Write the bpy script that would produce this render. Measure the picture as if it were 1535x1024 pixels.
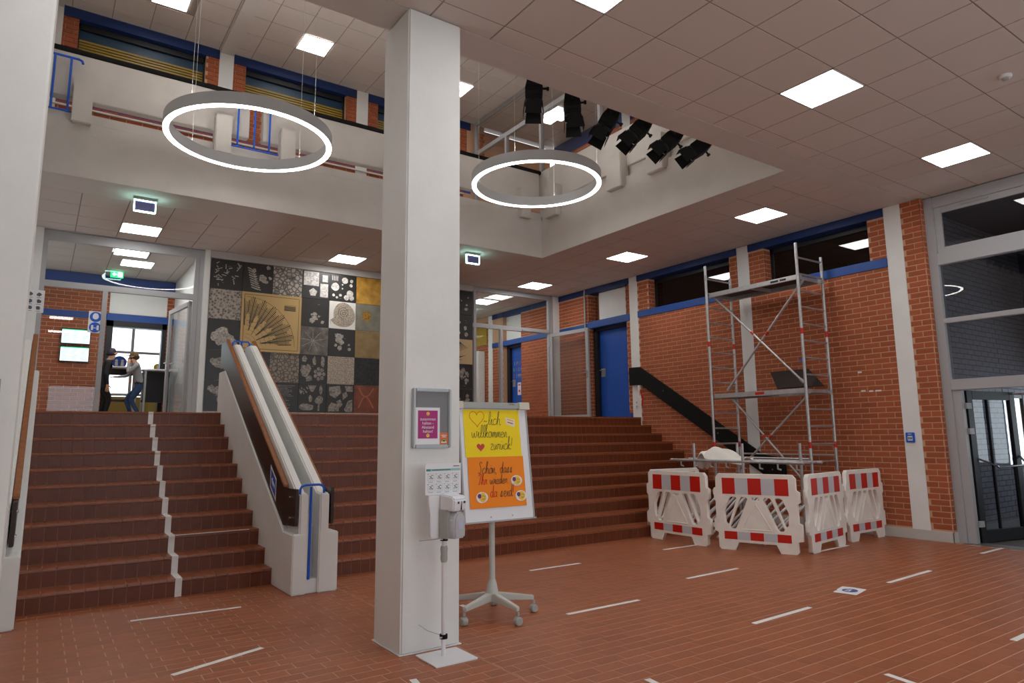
import bpy, bmesh, math, random
from mathutils import Vector, Matrix, Euler
R_ = math.radians
random.seed(7)
for o in list(bpy.data.objects): bpy.data.objects.remove(o)
SC = bpy.context.scene
COL = SC.collection

# ------------------------------------------------------------------ camera
YAW, PITCH, ROLL, FPX = R_(34.6874), R_(8.6572), R_(0.5526), 1021.11
cam = bpy.data.objects.new('camera', bpy.data.cameras.new('camera')); COL.objects.link(cam)
_f = Vector((math.sin(YAW)*math.cos(PITCH), math.cos(YAW)*math.cos(PITCH), math.sin(PITCH)))
_r = Vector((math.cos(YAW), -math.sin(YAW), 0)); _d = _f.cross(_r)
CR = _r*math.cos(ROLL) + _d*math.sin(ROLL); CD = -_r*math.sin(ROLL) + _d*math.cos(ROLL); CF = _f
CAM = Vector((0, 0, 1.5))
m3 = Matrix((CR, -CD, -CF)).transposed()
cam.matrix_world = Matrix.Translation(CAM) @ m3.to_4x4()
cam.data.sensor_width = 36; cam.data.sensor_fit = 'HORIZONTAL'; cam.data.lens = 36*FPX/1535
cam.data.shift_x = 0.602/1535; cam.data.shift_y = -13.32/1535
cam.data.clip_start = 0.05; cam.data.clip_end = 200
SC.camera = cam
def pix(p):
    q = Vector(p)-CAM; z = q.dot(CF)
    if z < .1: return None
    return 766.9+FPX*q.dot(CR)/z, 498.7+FPX*q.dot(CD)/z, z

# ------------------------------------------------------------------ world and exposure
w = bpy.data.worlds.new('daylight'); SC.world = w; w.use_nodes = True
nt = w.node_tree; nt.nodes.clear()
bg = nt.nodes.new('ShaderNodeBackground'); wo = nt.nodes.new('ShaderNodeOutputWorld')
bg.inputs[0].default_value = (0.84, 0.92, 1.0, 1); bg.inputs[1].default_value = 1.8     # overcast sky
nt.links.new(bg.outputs[0], wo.inputs[0])
SC.view_settings.view_transform = 'Standard'; SC.view_settings.look = 'None'
SC.view_settings.gamma = 1; SC.view_settings.use_curve_mapping = False
SC.view_settings.exposure = 0.9
PANEL, RING, UPL = 9.0, 9.0, 32.0            # strength of the ceiling panels, the ring lamps and their added uplight

# ------------------------------------------------------------------ materials
def lin(c): return tuple((x/12.92 if x <= .04045 else ((x+.055)/1.055)**2.4) for x in (v/255 for v in c))
MATS = {}
def mat(name, rgb, rough=.6, metal=0, var=0, nscale=8, namt=0, bump=0, bscale=60, spec=.5, emit=None, trans=0, linear=False, coat=0):
    if name in MATS: return MATS[name]
    m = bpy.data.materials.new(name); m.use_nodes = True; MATS[name] = m
    t = m.node_tree; N = t.nodes; L = t.links; b = N['Principled BSDF']
    c = rgb if linear else lin(rgb)
    b.inputs['Roughness'].default_value = rough; b.inputs['Metallic'].default_value = metal
    b.inputs['Specular IOR Level'].default_value = spec
    b.inputs['Coat Weight'].default_value = coat
    if trans: b.inputs['Transmission Weight'].default_value = trans
    src = None
    if var or namt:
        rgbn = N.new('ShaderNodeRGB'); rgbn.outputs[0].default_value = (*c, 1); src = rgbn.outputs[0]
        if var:
            oi = N.new('ShaderNodeObjectInfo'); gi = N.new('ShaderNodeNewGeometry')
            ad = N.new('ShaderNodeMath'); ad.operation = 'ADD'; L.new(oi.outputs['Random'], ad.inputs[0]); L.new(gi.outputs['Random Per Island'], ad.inputs[1])
            fr = N.new('ShaderNodeMath'); fr.operation = 'FRACT'; L.new(ad.outputs[0], fr.inputs[0])
            mr = N.new('ShaderNodeMapRange'); mr.inputs[3].default_value = 1-var; mr.inputs[4].default_value = 1+var; L.new(fr.outputs[0], mr.inputs[0])
            hs = N.new('ShaderNodeHueSaturation'); L.new(mr.outputs[0], hs.inputs['Value']); L.new(src, hs.inputs['Color']); src = hs.outputs[0]
        if namt:
            tc = N.new('ShaderNodeTexCoord'); nz = N.new('ShaderNodeTexNoise'); nz.inputs['Scale'].default_value = nscale; nz.inputs['Detail'].default_value = 4
            gp = N.new('ShaderNodeNewGeometry'); L.new(gp.outputs['Position'], nz.inputs['Vector'])
            mr2 = N.new('ShaderNodeMapRange'); mr2.inputs[1].default_value = .3; mr2.inputs[2].default_value = .7
            mr2.inputs[3].default_value = 1-namt; mr2.inputs[4].default_value = 1+namt; L.new(nz.outputs[0], mr2.inputs[0])
            h2 = N.new('ShaderNodeHueSaturation'); L.new(mr2.outputs[0], h2.inputs['Value']); L.new(src, h2.inputs['Color']); src = h2.outputs[0]
        L.new(src, b.inputs['Base Color'])
    else: b.inputs['Base Color'].default_value = (*c, 1)
    if bump:
        nb = N.new('ShaderNodeTexNoise'); nb.inputs['Scale'].default_value = bscale; nb.inputs['Detail'].default_value = 3
        g2 = N.new('ShaderNodeNewGeometry'); L.new(g2.outputs['Position'], nb.inputs['Vector'])
        bp = N.new('ShaderNodeBump'); bp.inputs['Strength'].default_value = bump; bp.inputs['Distance'].default_value = .01
        L.new(nb.outputs[0], bp.inputs['Height']); L.new(bp.outputs[0], b.inputs['Normal'])
    if emit:
        b.inputs['Emission Color'].default_value = (*c, 1); b.inputs['Emission Strength'].default_value = emit
    return m
def glass(name, tint=(1, 1, 1), refl=.5, rough=0):
    """window pane: clear with a fresnel reflection"""
    m = bpy.data.materials.new(name); m.use_nodes = True; t = m.node_tree; N = t.nodes; L = t.links
    N.clear(); o = N.new('ShaderNodeOutputMaterial'); tr = N.new('ShaderNodeBsdfTransparent'); gl = N.new('ShaderNodeBsdfGlossy')
    tr.inputs[0].default_value = (*tint, 1); gl.inputs[1].default_value = rough
    fr = N.new('ShaderNodeFresnel'); fr.inputs[0].default_value = 1.5
    mu = N.new('ShaderNodeMath'); mu.operation = 'MULTIPLY'; mu.inputs[1].default_value = refl*2; mu.use_clamp = True
    mx = N.new('ShaderNodeMixShader'); gb = N.new('ShaderNodeNewGeometry'); ff = N.new('ShaderNodeMath'); ff.operation = 'SUBTRACT'; ff.inputs[0].default_value = 1; L.new(gb.outputs['Backfacing'], ff.inputs[1])
    fm = N.new('ShaderNodeMath'); fm.operation = 'MULTIPLY'; L.new(mu.outputs[0], fm.inputs[0]); L.new(ff.outputs[0], fm.inputs[1])     # the inner face of a pane only transmits
    L.new(fr.outputs[0], mu.inputs[0]); L.new(fm.outputs[0], mx.inputs[0])
    L.new(tr.outputs[0], mx.inputs[1]); L.new(gl.outputs[0], mx.inputs[2]); L.new(mx.outputs[0], o.inputs[0]); return m

M_white = mat('painted_concrete', (230, 230, 228), .7, namt=.03, nscale=3, bump=.12, bscale=25)
M_gall = mat('gallery_concrete', (198, 194, 188), .75, namt=.05, nscale=2.5, bump=.15, bscale=25)
M_navy = mat('navy_paint', (13, 46, 104), .5, namt=.04)
M_wall = mat('white_wall_paint', (226, 224, 220), .75, namt=.02, nscale=4)
M_beam = mat('beam_paint', (205, 200, 195), .75, namt=.03, nscale=2)
M_ceil = mat('ceiling_panel_white', (208, 200, 194), .85, var=.015, bump=.1, bscale=150)
M_cgrid = mat('ceiling_grid', (150, 138, 130), .8)
M_floor = mat('floor_clinker', (156, 87, 50), .42, var=.09, namt=.06, nscale=14, bump=.15, bscale=40)
M_grout = mat('floor_grout', (198, 160, 134), .8)
M_stair = mat('stair_clinker', (108, 52, 27), .36, var=.07, namt=.08, nscale=18, bump=.12, bscale=40)  # same tile as the treads; weaker light on risers put into the colour
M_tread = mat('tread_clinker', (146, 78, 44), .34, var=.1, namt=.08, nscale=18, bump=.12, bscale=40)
M_sgrout = mat('stair_grout', (158, 112, 84), .8)
M_brick = mat('red_brick', (164, 85, 50), .8, var=.12, namt=.08, nscale=30, bump=.3, bscale=70)
M_mortar = mat('brick_mortar', (202, 160, 130), .9, bump=.3, bscale=120)
M_gbrick = mat('grey_brick', (150, 150, 158), .7, var=.06, bump=.2, bscale=70)
M_gmort = mat('grey_mortar', (100, 100, 108), .9)
M_blue = mat('blue_paint', (22, 72, 150), .5, namt=.04)
M_door = mat('blue_door_laminate', (24, 82, 178), .45)
M_blued = mat('blue_steel', (22, 92, 208), .4)
M_black = mat('black_rail', (13, 13, 12), .7, spec=.25)
M_alu = mat('grey_aluminium', (170, 170, 172), .45, metal=.55)
M_alud = mat('grey_frame_paint', (168, 168, 170), .5)
M_steel = mat('scaffold_aluminium', (190, 190, 192), .4, metal=.7, namt=.1, nscale=20)
M_chrome = mat('polished_steel', (205, 205, 210), .18, metal=1)
M_dark = mat('dark_frame', (24, 24, 28), .45)
M_spot = mat('spotlight_black', (10, 10, 10), .6, spec=.3)
M_ringm = mat('ring_brushed_metal', (188, 190, 192), .4, metal=.2)
M_plast = mat('white_barrier_plastic', (238, 232, 224), .45, namt=.05, nscale=7)
M_red = mat('red_reflective', (196, 30, 16), .35)
M_silver = mat('silver_reflective', (198, 200, 206), .35)
M_wood = mat('oiled_wood', (150, 92, 50), .45, namt=.2, nscale=25)
M_brown = mat('dark_brown_board', (48, 30, 24), .32, namt=.2, nscale=12)
M_ply = mat('phenolic_plywood', (40, 30, 26), .5)
M_paper = mat('white_paper', (235, 236, 240), .7)
M_whitep = mat('white_plastic', (232, 232, 236), .35)
M_greyp = mat('grey_plastic', (168, 170, 166), .5)
M_lgrey = mat('light_grey_steel', (196, 196, 190), .45)
M_felt = mat('grey_felt', (132, 134, 138), .9, bump=.2, bscale=300)
M_tape = mat('white_tape', (236, 234, 232), .55, namt=.04, nscale=20)
M_ink = mat('black_ink', (35, 40, 40), .7); M_redink = mat('red_ink', (200, 40, 20), .7)
M_orangeink = mat('orange_ink', (225, 100, 20), .7)
M_yellow = mat('yellow_paper', (252, 222, 12), .7); M_orange = mat('orange_paper', (252, 140, 14), .7)
M_glass = glass('clear_glass', (.93, .95, .95), .8)
M_glassd = glass('hall_window_glass', (.72, .72, .75), .75)
M_glassk = glass('dark_window_glass', (.05, .05, .05), .9)
M_panel = mat('light_panel', (255, 254, 252), .6, emit=PANEL)
M_ringe = mat('ring_diffuser', (255, 250, 244), .5, emit=RING)
M_ringu = mat('added_uplight_glow', (255, 250, 244), .5, emit=UPL)
M_rubber = mat('black_rubber', (25, 25, 25), .7)

# ------------------------------------------------------------------ mesh building
OFF = {}
def link(o, parent=None):
    COL.objects.link(o)
    if parent is not None: o.parent = parent
    return o
def props(o, label=None, cat=None, group=None, kind=None):
    if label: o['label'] = label
    if cat: o['category'] = cat
    if group: o['group'] = group
    if kind: o['kind'] = kind
    return o
def thing(name, label, cat, loc=(0, 0, 0), rz=0, group=None, rot=None):
    o = bpy.data.objects.new(name, None); o.empty_display_size = .1; COL.objects.link(o)
    o.location = loc; o.rotation_euler = rot if rot else (0, 0, rz)
    OFF[o.name] = Vector(loc)
    return props(o, label, cat, group)
class MB:
    def __init__(s): s.v = []; s.f = []; s.m = []; s.mi = 0
    def add(s, vs, fs):
        n = len(s.v); s.v += [tuple(p) for p in vs]; s.f += [tuple(i+n for i in f) for f in fs]; s.m += [s.mi]*len(fs); return s
    def box(s, x0, y0, z0, x1, y1, z1):
        x0, x1 = min(x0, x1), max(x0, x1); y0, y1 = min(y0, y1), max(y0, y1); z0, z1 = min(z0, z1), max(z0, z1)
        return s.add([(x0, y0, z0), (x1, y0, z0), (x1, y1, z0), (x0, y1, z0), (x0, y0, z1), (x1, y0, z1), (x1, y1, z1), (x0, y1, z1)],
                     [(0, 3, 2, 1), (4, 5, 6, 7), (0, 1, 5, 4), (1, 2, 6, 5), (2, 3, 7, 6), (3, 0, 4, 7)])
    def cb(s, c, d): return s.box(c[0]-d[0]/2, c[1]-d[1]/2, c[2]-d[2]/2, c[0]+d[0]/2, c[1]+d[1]/2, c[2]+d[2]/2)
    def prism(s, poly, axis, a, b):
        """poly: 2D points in the other two axes (x:(y,z)  y:(x,z)  z:(x,y)); extruded from a to b"""
        def P(p, t): return (t, p[0], p[1]) if axis == 'x' else ((p[0], t, p[1]) if axis == 'y' else (p[0], p[1], t))
        n = len(poly); ar = sum(poly[i][0]*poly[(i+1) % n][1]-poly[(i+1) % n][0]*poly[i][1] for i in range(n))
        if (ar < 0) ^ (axis == 'y'): poly = poly[::-1]
        if a > b: a, b = b, a
        vs = [P(p, a) for p in poly]+[P(p, b) for p in poly]
        fs = [tuple(range(n))[::-1], tuple(range(n, 2*n))]+[(i, (i+1) % n, n+(i+1) % n, n+i) for i in range(n)]
        return s.add(vs, fs)
    def tube(s, p, q, r, n=10, r2=None):
        p, q = Vector(p), Vector(q); d = (q-p).normalized(); u = d.orthogonal().normalized(); v = d.cross(u); r2 = r if r2 is None else r2
        vs = []
        for P, rr in ((p, r), (q, r2)):
            for i in range(n):
                a = 2*math.pi*i/n; vs.append(P+u*math.cos(a)*rr+v*math.sin(a)*rr)
        return s.add(vs, [tuple(range(n))[::-1], tuple(range(n, 2*n))]+[(i, (i+1) % n, n+(i+1) % n, n+i) for i in range(n)])
    def path(s, pts, r, n=8):
        pts = [Vector(p) for p in pts]; vs = []; u = None
        for i, P in enumerate(pts):
            d = ((pts[min(i+1, len(pts)-1)]-pts[max(i-1, 0)])).normalized()
            u = d.orthogonal().normalized() if u is None else (u-d*u.dot(d)).normalized()
            v = d.cross(u)
            for k in range(n):
                a = 2*math.pi*k/n; vs.append(P+u*math.cos(a)*r+v*math.sin(a)*r)
        fs = [tuple(range(n))[::-1], tuple(range(len(vs)-n, len(vs)))]
        for i in range(len(pts)-1):
            for k in range(n): fs.append((i*n+k, i*n+(k+1) % n, (i+1)*n+(k+1) % n, (i+1)*n+k))
        return s.add(vs, fs)
    def lathe(s, prof, c=(0, 0, 0), n=24, axis='z'):
        vs = []; fs = []; m = len(prof)
        for i in range(n):
            a = 2*math.pi*i/n
            for r, z in prof:
                p = (r*math.cos(a), r*math.sin(a), z)
                if axis == 'x': p = (p[2], p[0], p[1])
                if axis == 'y': p = (p[1], p[2], p[0])
                vs.append((c[0]+p[0], c[1]+p[1], c[2]+p[2]))
        for i in range(n):
            j = (i+1) % n
            for k in range(m-1):
                if prof[k][0] < 1e-6 and prof[k+1][0] < 1e-6: continue
                fs.append((i*m+k, j*m+k, j*m+k+1, i*m+k+1))
        return s.add(vs, fs)
    def mesh(s, name, mats):
        me = bpy.data.meshes.new(name); me.from_pydata(s.v, [], s.f)
        for m in (mats if isinstance(mats, (list, tuple)) else [mats]): me.materials.append(m)
        if any(s.m): me.polygons.foreach_set('material_index', s.m)
        me.update(); return me
    def build(s, name, mats, parent=None, bevel=0, smooth=False, local=False, seg=2):
        if parent is not None and not local and parent.name in OFF:
            d = OFF[parent.name]; s.v = [(p[0]-d.x, p[1]-d.y, p[2]-d.z) for p in s.v]
        me = s.mesh(name, mats)
        if bevel or smooth:
            b = bmesh.new(); b.from_mesh(me)
            if smooth:
                bmesh.ops.remove_doubles(b, verts=b.verts, dist=1e-5)
            bmesh.ops.recalc_face_normals(b, faces=b.faces)
            if bevel:
                es = [e for e in b.edges if len(e.link_faces) == 2 and e.calc_face_angle(0) > .4]
                bmesh.ops.bevel(b, geom=es, offset=bevel, segments=seg, affect='EDGES', clamp_overlap=True)
            b.to_mesh(me); b.free()
            if smooth: me.shade_smooth() if hasattr(me, 'shade_smooth') else None
            if smooth:
                try: me.set_sharp_from_angle(angle=R_(40))
                except Exception: pass
        o = bpy.data.objects.new(name, me); link(o, parent)
        OFF[o.name] = OFF[parent.name] if (parent is not None and parent.name in OFF) else Vector((0, 0, 0))
        return o
def struct(name, mb, m, bevel=0, label=None, parent=None):
    o = mb.build(name, m, parent, bevel)
    if parent is None: o['kind'] = 'structure'
    if label: o['label'] = label
    return o
X, Y, Z = Vector((1, 0, 0)), Vector((0, 1, 0)), Vector((0, 0, 1))
ORI = {'+z': (X, Y, Z), '-y': (X, Z, -Y), '-x': (-Y, Z, -X), '-z': (Y, X, -Z), '+x': (Y, Z, X), '+y': (-X, Z, Y)}
PC = {}
def plate(a, b, ori, d, c):
    U, V, N = ORI[ori]; vs = []
    for aa, bb, nn in ((a/2, b/2, -d), (a/2-c, b/2-c, 0)):
        for sx, sy in ((-1, -1), (1, -1), (1, 1), (-1, 1)): vs.append(U*sx*aa+V*sy*bb+N*nn)
    return vs, [(4, 5, 6, 7), (0, 1, 5, 4), (1, 2, 6, 5), (2, 3, 7, 6), (3, 0, 4, 7)]
def lay(parent, name, m, ori, items, d=.004, c=.0015, cap=300, stuff_name=None):
    """items (x,y,z,a,b): the pieces that show largest become objects, the rest one stuff mesh"""
    def score(it):
        p = pix(it[:3])
        if p is None or not (-60 < p[0] < 1600 and -60 < p[1] < 1090): return 0
        U, V, N = ORI[ori]; q = Vector(it[:3])-CAM
        return it[3]*it[4]*abs(q.normalized().dot(N))/p[2]**2
    sc = sorted(items, key=score, reverse=True)
    top = [t for t in sc[:cap] if score(t) > 0]; rest = sc[len(top):]
    for it in top:
        k = (name, round(it[3], 3), round(it[4], 3), ori, d, m.name)
        if k not in PC:
            vs, fs = plate(it[3], it[4], ori, d, c); me = bpy.data.meshes.new(name); me.from_pydata(vs, [], fs); me.materials.append(m); PC[k] = me
        o = bpy.data.objects.new(name, PC[k]); o.location = it[:3]; link(o, parent)
    if rest:
        b = MB()
        for it in rest:
            vs, fs = plate(it[3], it[4], ori, d, c); P = Vector(it[:3]); b.add([v+P for v in vs], fs)
        o = b.build(stuff_name or name+'s', m, parent); o['kind'] = 'stuff'
def bricks(u0, u1, z0, z1, plane, ori, L=.24, H=.0715, J=.0105, uo=0.0, zo=0.0):
    out = []; k = math.floor((z0-zo)/(H+J))
    while zo+k*(H+J) < z1:
        a, b = max(z0, zo+k*(H+J)), min(z1, zo+k*(H+J)+H)
        if b-a > .025:
            s = uo+(L+J)/2*(k % 2); i = math.floor((u0-s)/(L+J))
            while s+i*(L+J) < u1:
                p, q = max(u0, s+i*(L+J)), min(u1, s+i*(L+J)+L)
                if q-p > .03:
                    c = (plane, (p+q)/2, (a+b)/2) if ori in ('-x', '+x') else ((p+q)/2, plane, (a+b)/2)
                    out.append((*c, q-p, b-a))
                i += 1
        k += 1
    return out
class Print:
    """flat print: 2D shapes laid on a plane a hair above a surface"""
    def __init__(s, O, U, V, h=.0008):
        s.O, s.U, s.V = Vector(O), Vector(U).normalized(), Vector(V).normalized(); s.N = s.U.cross(s.V); s.h = h; s.b = MB(); s.lv = 0
    def P(s, u, v): return s.O+s.U*u+s.V*v+s.N*(s.h*(1+s.lv))
    def poly(s, pts):
        n = len(pts); ar = sum(pts[i][0]*pts[(i+1) % n][1]-pts[(i+1) % n][0]*pts[i][1] for i in range(n))
        if ar < 0: pts = pts[::-1]
        s.lv += .05; s.b.add([s.P(*p) for p in pts], [tuple(range(len(pts)))]); return s
    def rect(s, u0, v0, u1, v1): return s.poly([(u0, v0), (u1, v0), (u1, v1), (u0, v1)])
    def disc(s, u, v, r, n=16, ry=None): return s.poly([(u+r*math.cos(2*math.pi*i/n), v+(ry or r)*math.sin(2*math.pi*i/n)) for i in range(n)])
    def blob(s, u, v, r, ry=None, rot=0, n=13, j=.22, rnd=random):
        pts = []; ry = ry or r
        for i in range(n):
            a = 2*math.pi*i/n; k = 1+rnd.uniform(-j, j); x, y = r*k*math.cos(a), ry*k*math.sin(a)
            pts.append((u+x*math.cos(rot)-y*math.sin(rot), v+x*math.sin(rot)+y*math.cos(rot)))
        return s.poly(pts)
    def line(s, pts, wd):
        pts = [Vector((p[0], p[1])) for p in pts]; L, Rr = [], []
        for i, p in enumerate(pts):
            d = pts[min(i+1, len(pts)-1)]-pts[max(i-1, 0)]
            if d.length < 1e-7: d = Vector((1, 0))
            d.normalize(); n = Vector((-d.y, d.x))*wd/2; L.append(p+n); Rr.append(p-n)
        s.lv += .05; k = len(pts); vs = [s.P(*p) for p in L]+[s.P(*p) for p in Rr]
        s.b.add(vs, [(k+i, k+i+1, i+1, i) for i in range(k-1)]); return s
    def text(s, body, u, v, size, align='CENTER', shear=0):
        vs, fs = text_geo(body, size, align, shear); s.b.add([s.P(u+p[0], v+p[1]) for p in vs], fs); return s
    def build(s, name, m, parent, mats=None): return s.b.build(name, mats or m, parent)
TG = {}
def text_geo(body, size, align, shear):
    k = (body, size, align, shear)
    if k not in TG:
        cu = bpy.data.curves.new('lettering', 'FONT'); cu.body = body; cu.size = size; cu.align_x = align; cu.align_y = 'CENTER'; cu.shear = shear; cu.fill_mode = 'FRONT'; cu.resolution_u = 3
        o = bpy.data.objects.new('lettering', cu); COL.objects.link(o); dg = bpy.context.evaluated_depsgraph_get(); dg.update()
        me = bpy.data.meshes.new_from_object(o.evaluated_get(dg)); TG[k] = ([(p.co.x, p.co.y) for p in me.vertices], [tuple(f.vertices) for f in me.polygons])
        bpy.data.objects.remove(o); bpy.data.meshes.remove(me); bpy.data.curves.remove(cu)
    return TG[k]
def spline(pts, n=6):
    out = []; P = [Vector(p) for p in pts]; P = [P[0]]+P+[P[-1]]
    for i in range(1, len(P)-2):
        for k in range(n):
            t = k/n; a, b, c, d = P[i-1], P[i], P[i+1], P[i+2]
            out.append(.5*((2*b)+(-a+c)*t+(2*a-5*b+4*c-d)*t*t+(-a+3*b-3*c+d)*t*t*t))
    out.append(P[-2]); return out

# ================================================================== STRUCTURE
ZC, ZU, ZL, WX, YB = 4.91, 8.85, 1.87, 10.436, 13.05
ST0, TR, RI = 7.503, .282, .17
# floor
fl = struct('floor', MB().box(-2.4, -4.2, -.2, 10.6, ST0+.05, -.0016), M_grout)
its = []
for r in range(-6, 66):
    y = .115*r+.045
    if y < .0 or y > ST0-.05: continue
    x = -2.4+.65+(0 if r % 2 else .16)-.235*8
    while x < 10.4:
        p = pix((x+.115, y, 0))
        if p and -80 < p[0] < 1620 and p[1] < 1150 and x+.228 < 10.6:
            its.append((x+.1145, y+.0525, 0, .229, .1075))
        x += .235
its = [t for t in its if abs(t[0]-2.62) > .115+.012 or True]
lay(fl, 'floor_tile', M_floor, '+z', its, d=.004, c=.001, cap=300, stuff_name='far_floor_tiles')
j = MB().box(2.612, .5, -.003, 2.628, ST0, .0006).build('expansion_joint', mat('joint_filler', (178, 132, 108), .8), fl)
# staircases
def staircase(x0, x1, capr, capt):
    m = MB()
    pr = [(ST0+.007, -.1)]
    for k in range(11): pr += [(ST0+.007+TR*k, RI*(k+1)-.002), (ST0+.007+TR*(k+1), RI*(k+1)-.002)]
    pr[-1] = (18.5, pr[-1][1]); pr += [(18.5, -.1)]
    m.prism(pr, 'x', x0, x1)
    st = struct('staircase', m, M_sgrout)
    ri, tr = [], []
    n = int((x1-x0)/.111)+1
    for k in range(11):
        for i in range(n):
            a = x1-.111*(i+1); b = min(x1, a+.107); a = max(a, x0)
            if b-a < .03: continue
            ri.append(((a+b)/2, ST0+TR*k+.004, RI*k+(RI-.028)/2+.001, b-a, RI-.034))
            tr.append(((a+b)/2, ST0+TR*k+TR/2-.008, RI*(k+1), b-a, TR+.002))
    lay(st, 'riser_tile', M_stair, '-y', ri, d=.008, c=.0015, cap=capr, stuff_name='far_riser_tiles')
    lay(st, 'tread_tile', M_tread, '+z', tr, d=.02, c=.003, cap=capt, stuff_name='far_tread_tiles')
    return st
staircase(-.03, 2.14, 300, 130)['label'] = 'narrow left flight of red clinker steps with a white line'
staircase(2.57, WX, 300, 40)['label'] = 'wide right flight of red clinker steps'

# column and left pillar
def column(x0, x1, y0, y1, z1, label):
    o = struct('column', MB().box(x0, y0, 0, x1, y1, z1), M_white, .012, label)
    o2 = MB().prism([(x0-.01, y0-.01), (x1+.01, y0-.01), (x1+.01, y1+.01), (x0-.01, y1+.01)], 'z', 0, .006).build('base_joint', M_paper, o)
    return o
column(2.195, 2.671, 4.567, 5.03, ZC, 'white square concrete column in the middle of the hall')
column(-.57, -.10, 4.567, 5.03, ZC, 'white square concrete pillar at the left edge')

# beams round the void
bm = struct('beam', MB().box(-2.4, 4.60, ZC, WX+.2, 4.95, 5.35), M_beam)
struct('beam', MB().box(7.80, 4.95, ZC, 8.15, YB, ZC+.05), M_beam)
struct('beam', MB().box(-.6, 10.2, ZC, 7.8, 10.86, ZC+.05), M_beam)

# lower ceilings
def ceil_area(name, x0, x1, y0, y1, z, px, py, holes=(), g=.59, cap=300, drop=None):
    o = struct(name, MB().box(x0, y0, z+.0085, x1, y1, z+.08), M_cgrid)
    its = []
    i0, i1 = math.floor((x0-px)/g), math.ceil((x1-px)/g); j0, j1 = math.floor((y0-py)/g), math.ceil((y1-py)/g)
    for i in range(i0, i1):
        for jj in range(j0, j1):
            a, b, c, d = max(x0, px+i*g), min(x1, px+(i+1)*g), max(y0, py+jj*g), min(y1, py+(jj+1)*g)
            if b-a < .04 or d-c < .04: continue
            if any(abs((a+b)/2-hx-g/2) < .2 and abs((c+d)/2-hy-g/2) < .2 for hx, hy in holes): continue
            its.append(((a+b)/2, (c+d)/2, z+.004, d-c-.010, b-a-.010))
    lay(o, 'ceiling_panel', M_ceil, '-z', its, d=.012, c=.003, cap=cap, stuff_name='far_ceiling_panels')
    return o
LIGHTS = []
def ceil_light(x, y, z, label, g=.59, group=None):
    t = thing('ceiling_light', label, 'light', (x+g/2, y+g/2, z+.004), group=group)
    a = g/2-.006
    f = MB()
    for q in ((-a, -a, a, -a+.014), (-a, a-.014, a, a), (-a, -a, -a+.014, a), (a-.014, -a, a, a)): f.box(q[0], q[1], -.004, q[2], q[3], .01)
    f.build('frame', M_whitep, t, local=True)
    MB().box(-a+.012, -a+.012, -.001, a-.012, a-.012, .008).build('diffuser', M_panel, t, local=True)
GA = .59
fl_l = [(5.93, 3.185, 'large square light panel in the front ceiling, nearest to the right'), (8.88, 3.185, 'square light panel in the front ceiling above the glass doors'),
        (2.98, 3.185, 'square light panel cut by the top edge of the photo'), (.03, 3.185, 'square light panel above the left pillar, out of frame'),
        (5.93, .235, 'square light panel overhead, out of frame right'), (2.98, .235, 'square light panel straight overhead, out of frame'), (.03, .235, 'square light panel overhead, out of frame left'), (8.88, .235, 'square light panel by the window wall, out of frame')]
ceil_area('ceiling', -2.4, 10.6, -4.2, 4.6, ZC, .03, .235, [(a, b) for a, b, c in fl_l])
for a, b, c in fl_l: ceil_light(a, b, ZC, c)
rl = [(8.87, 5.985, 'light panel in the right aisle ceiling above the scaffold'), (8.87, 8.985, 'light panel in the right aisle ceiling, second from the front'), (8.87, 11.985, 'light panel in the right aisle ceiling over the open glass door')]
ceil_area('ceiling_aisle', 8.15, WX, 4.95, YB, ZC, 8.87, 5.985, [(a, b) for a, b, c in rl], g=.6)
for a, b, c in rl: ceil_light(a, b, ZC, c, .6)
bl = [(.857, 12.05, 'light panel at the top of the left stairs in front of the glass wall'), (4.40, 12.05, 'light panel in front of the fossil wall beside the column')]
ceil_area('ceiling_landing', -.6, 7.8, 10.86, YB, ZC, .857, 12.05, [(a, b) for a, b, c in bl])
for a, b, c in bl: ceil_light(a, b, ZC, c)
kl = [(.90, 13.68, 'first light panel behind the left glass wall'), (1.08, 14.53, 'second light panel behind the left glass wall')]
o = ceil_area('ceiling_left_corridor', -.6, 2.3, YB+.1, 16.25, ZC, .90, 13.68, [], cap=60)
for a, b, c in kl: ceil_light(a, b, ZC-.012, c, .57)
ceil_area('ceiling_right_corridor', 7.95, WX, YB+.1, 18, ZC, 8.87, 13.6, [(8.87, 14.2), (8.27, 16.0)], g=.6, cap=40)
for a, b, c in [(8.87, 14.2, 'light panel behind the right glass wall, the nearer'), (8.27, 16.0, 'light panel behind the right glass wall, the farther')]: ceil_light(a, b, ZC, c, .6)
# upper hall ceiling
ul = [(1.02, 11.55, 'upper hall light panel at the top edge over the left ring'), (3.48, 11.6, 'upper hall light panel right of the ceiling beam'), (6.5, 11.5, 'upper hall light panel half behind the column'),
      (9.07, 11.2, 'upper hall light panel seen through the gallery glass'), (1.02, 7.4, 'unseen upper hall light panel added above the left ring'), (5.0, 7.4, 'unseen upper hall light panel added above the right ring')]  # last two panels are unseen, added for more light up here
ceil_area('ceiling_upper', -.6, WX, 4.95, YB, ZU, 3.48, 11.6, [(3.48, 11.6), (1.02, 11.55), (6.5, 11.5)], cap=200)
for a, b, c in ul: ceil_light(a, b, ZU-.014, c, .57)
for k, xb in enumerate((-.3, 2.45, 5.18)): struct('beam_upper', MB().box(xb-.12, 4.95, ZU-.05, xb+.12, YB, ZU+.01), M_beam) if k != 2 else None

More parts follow.
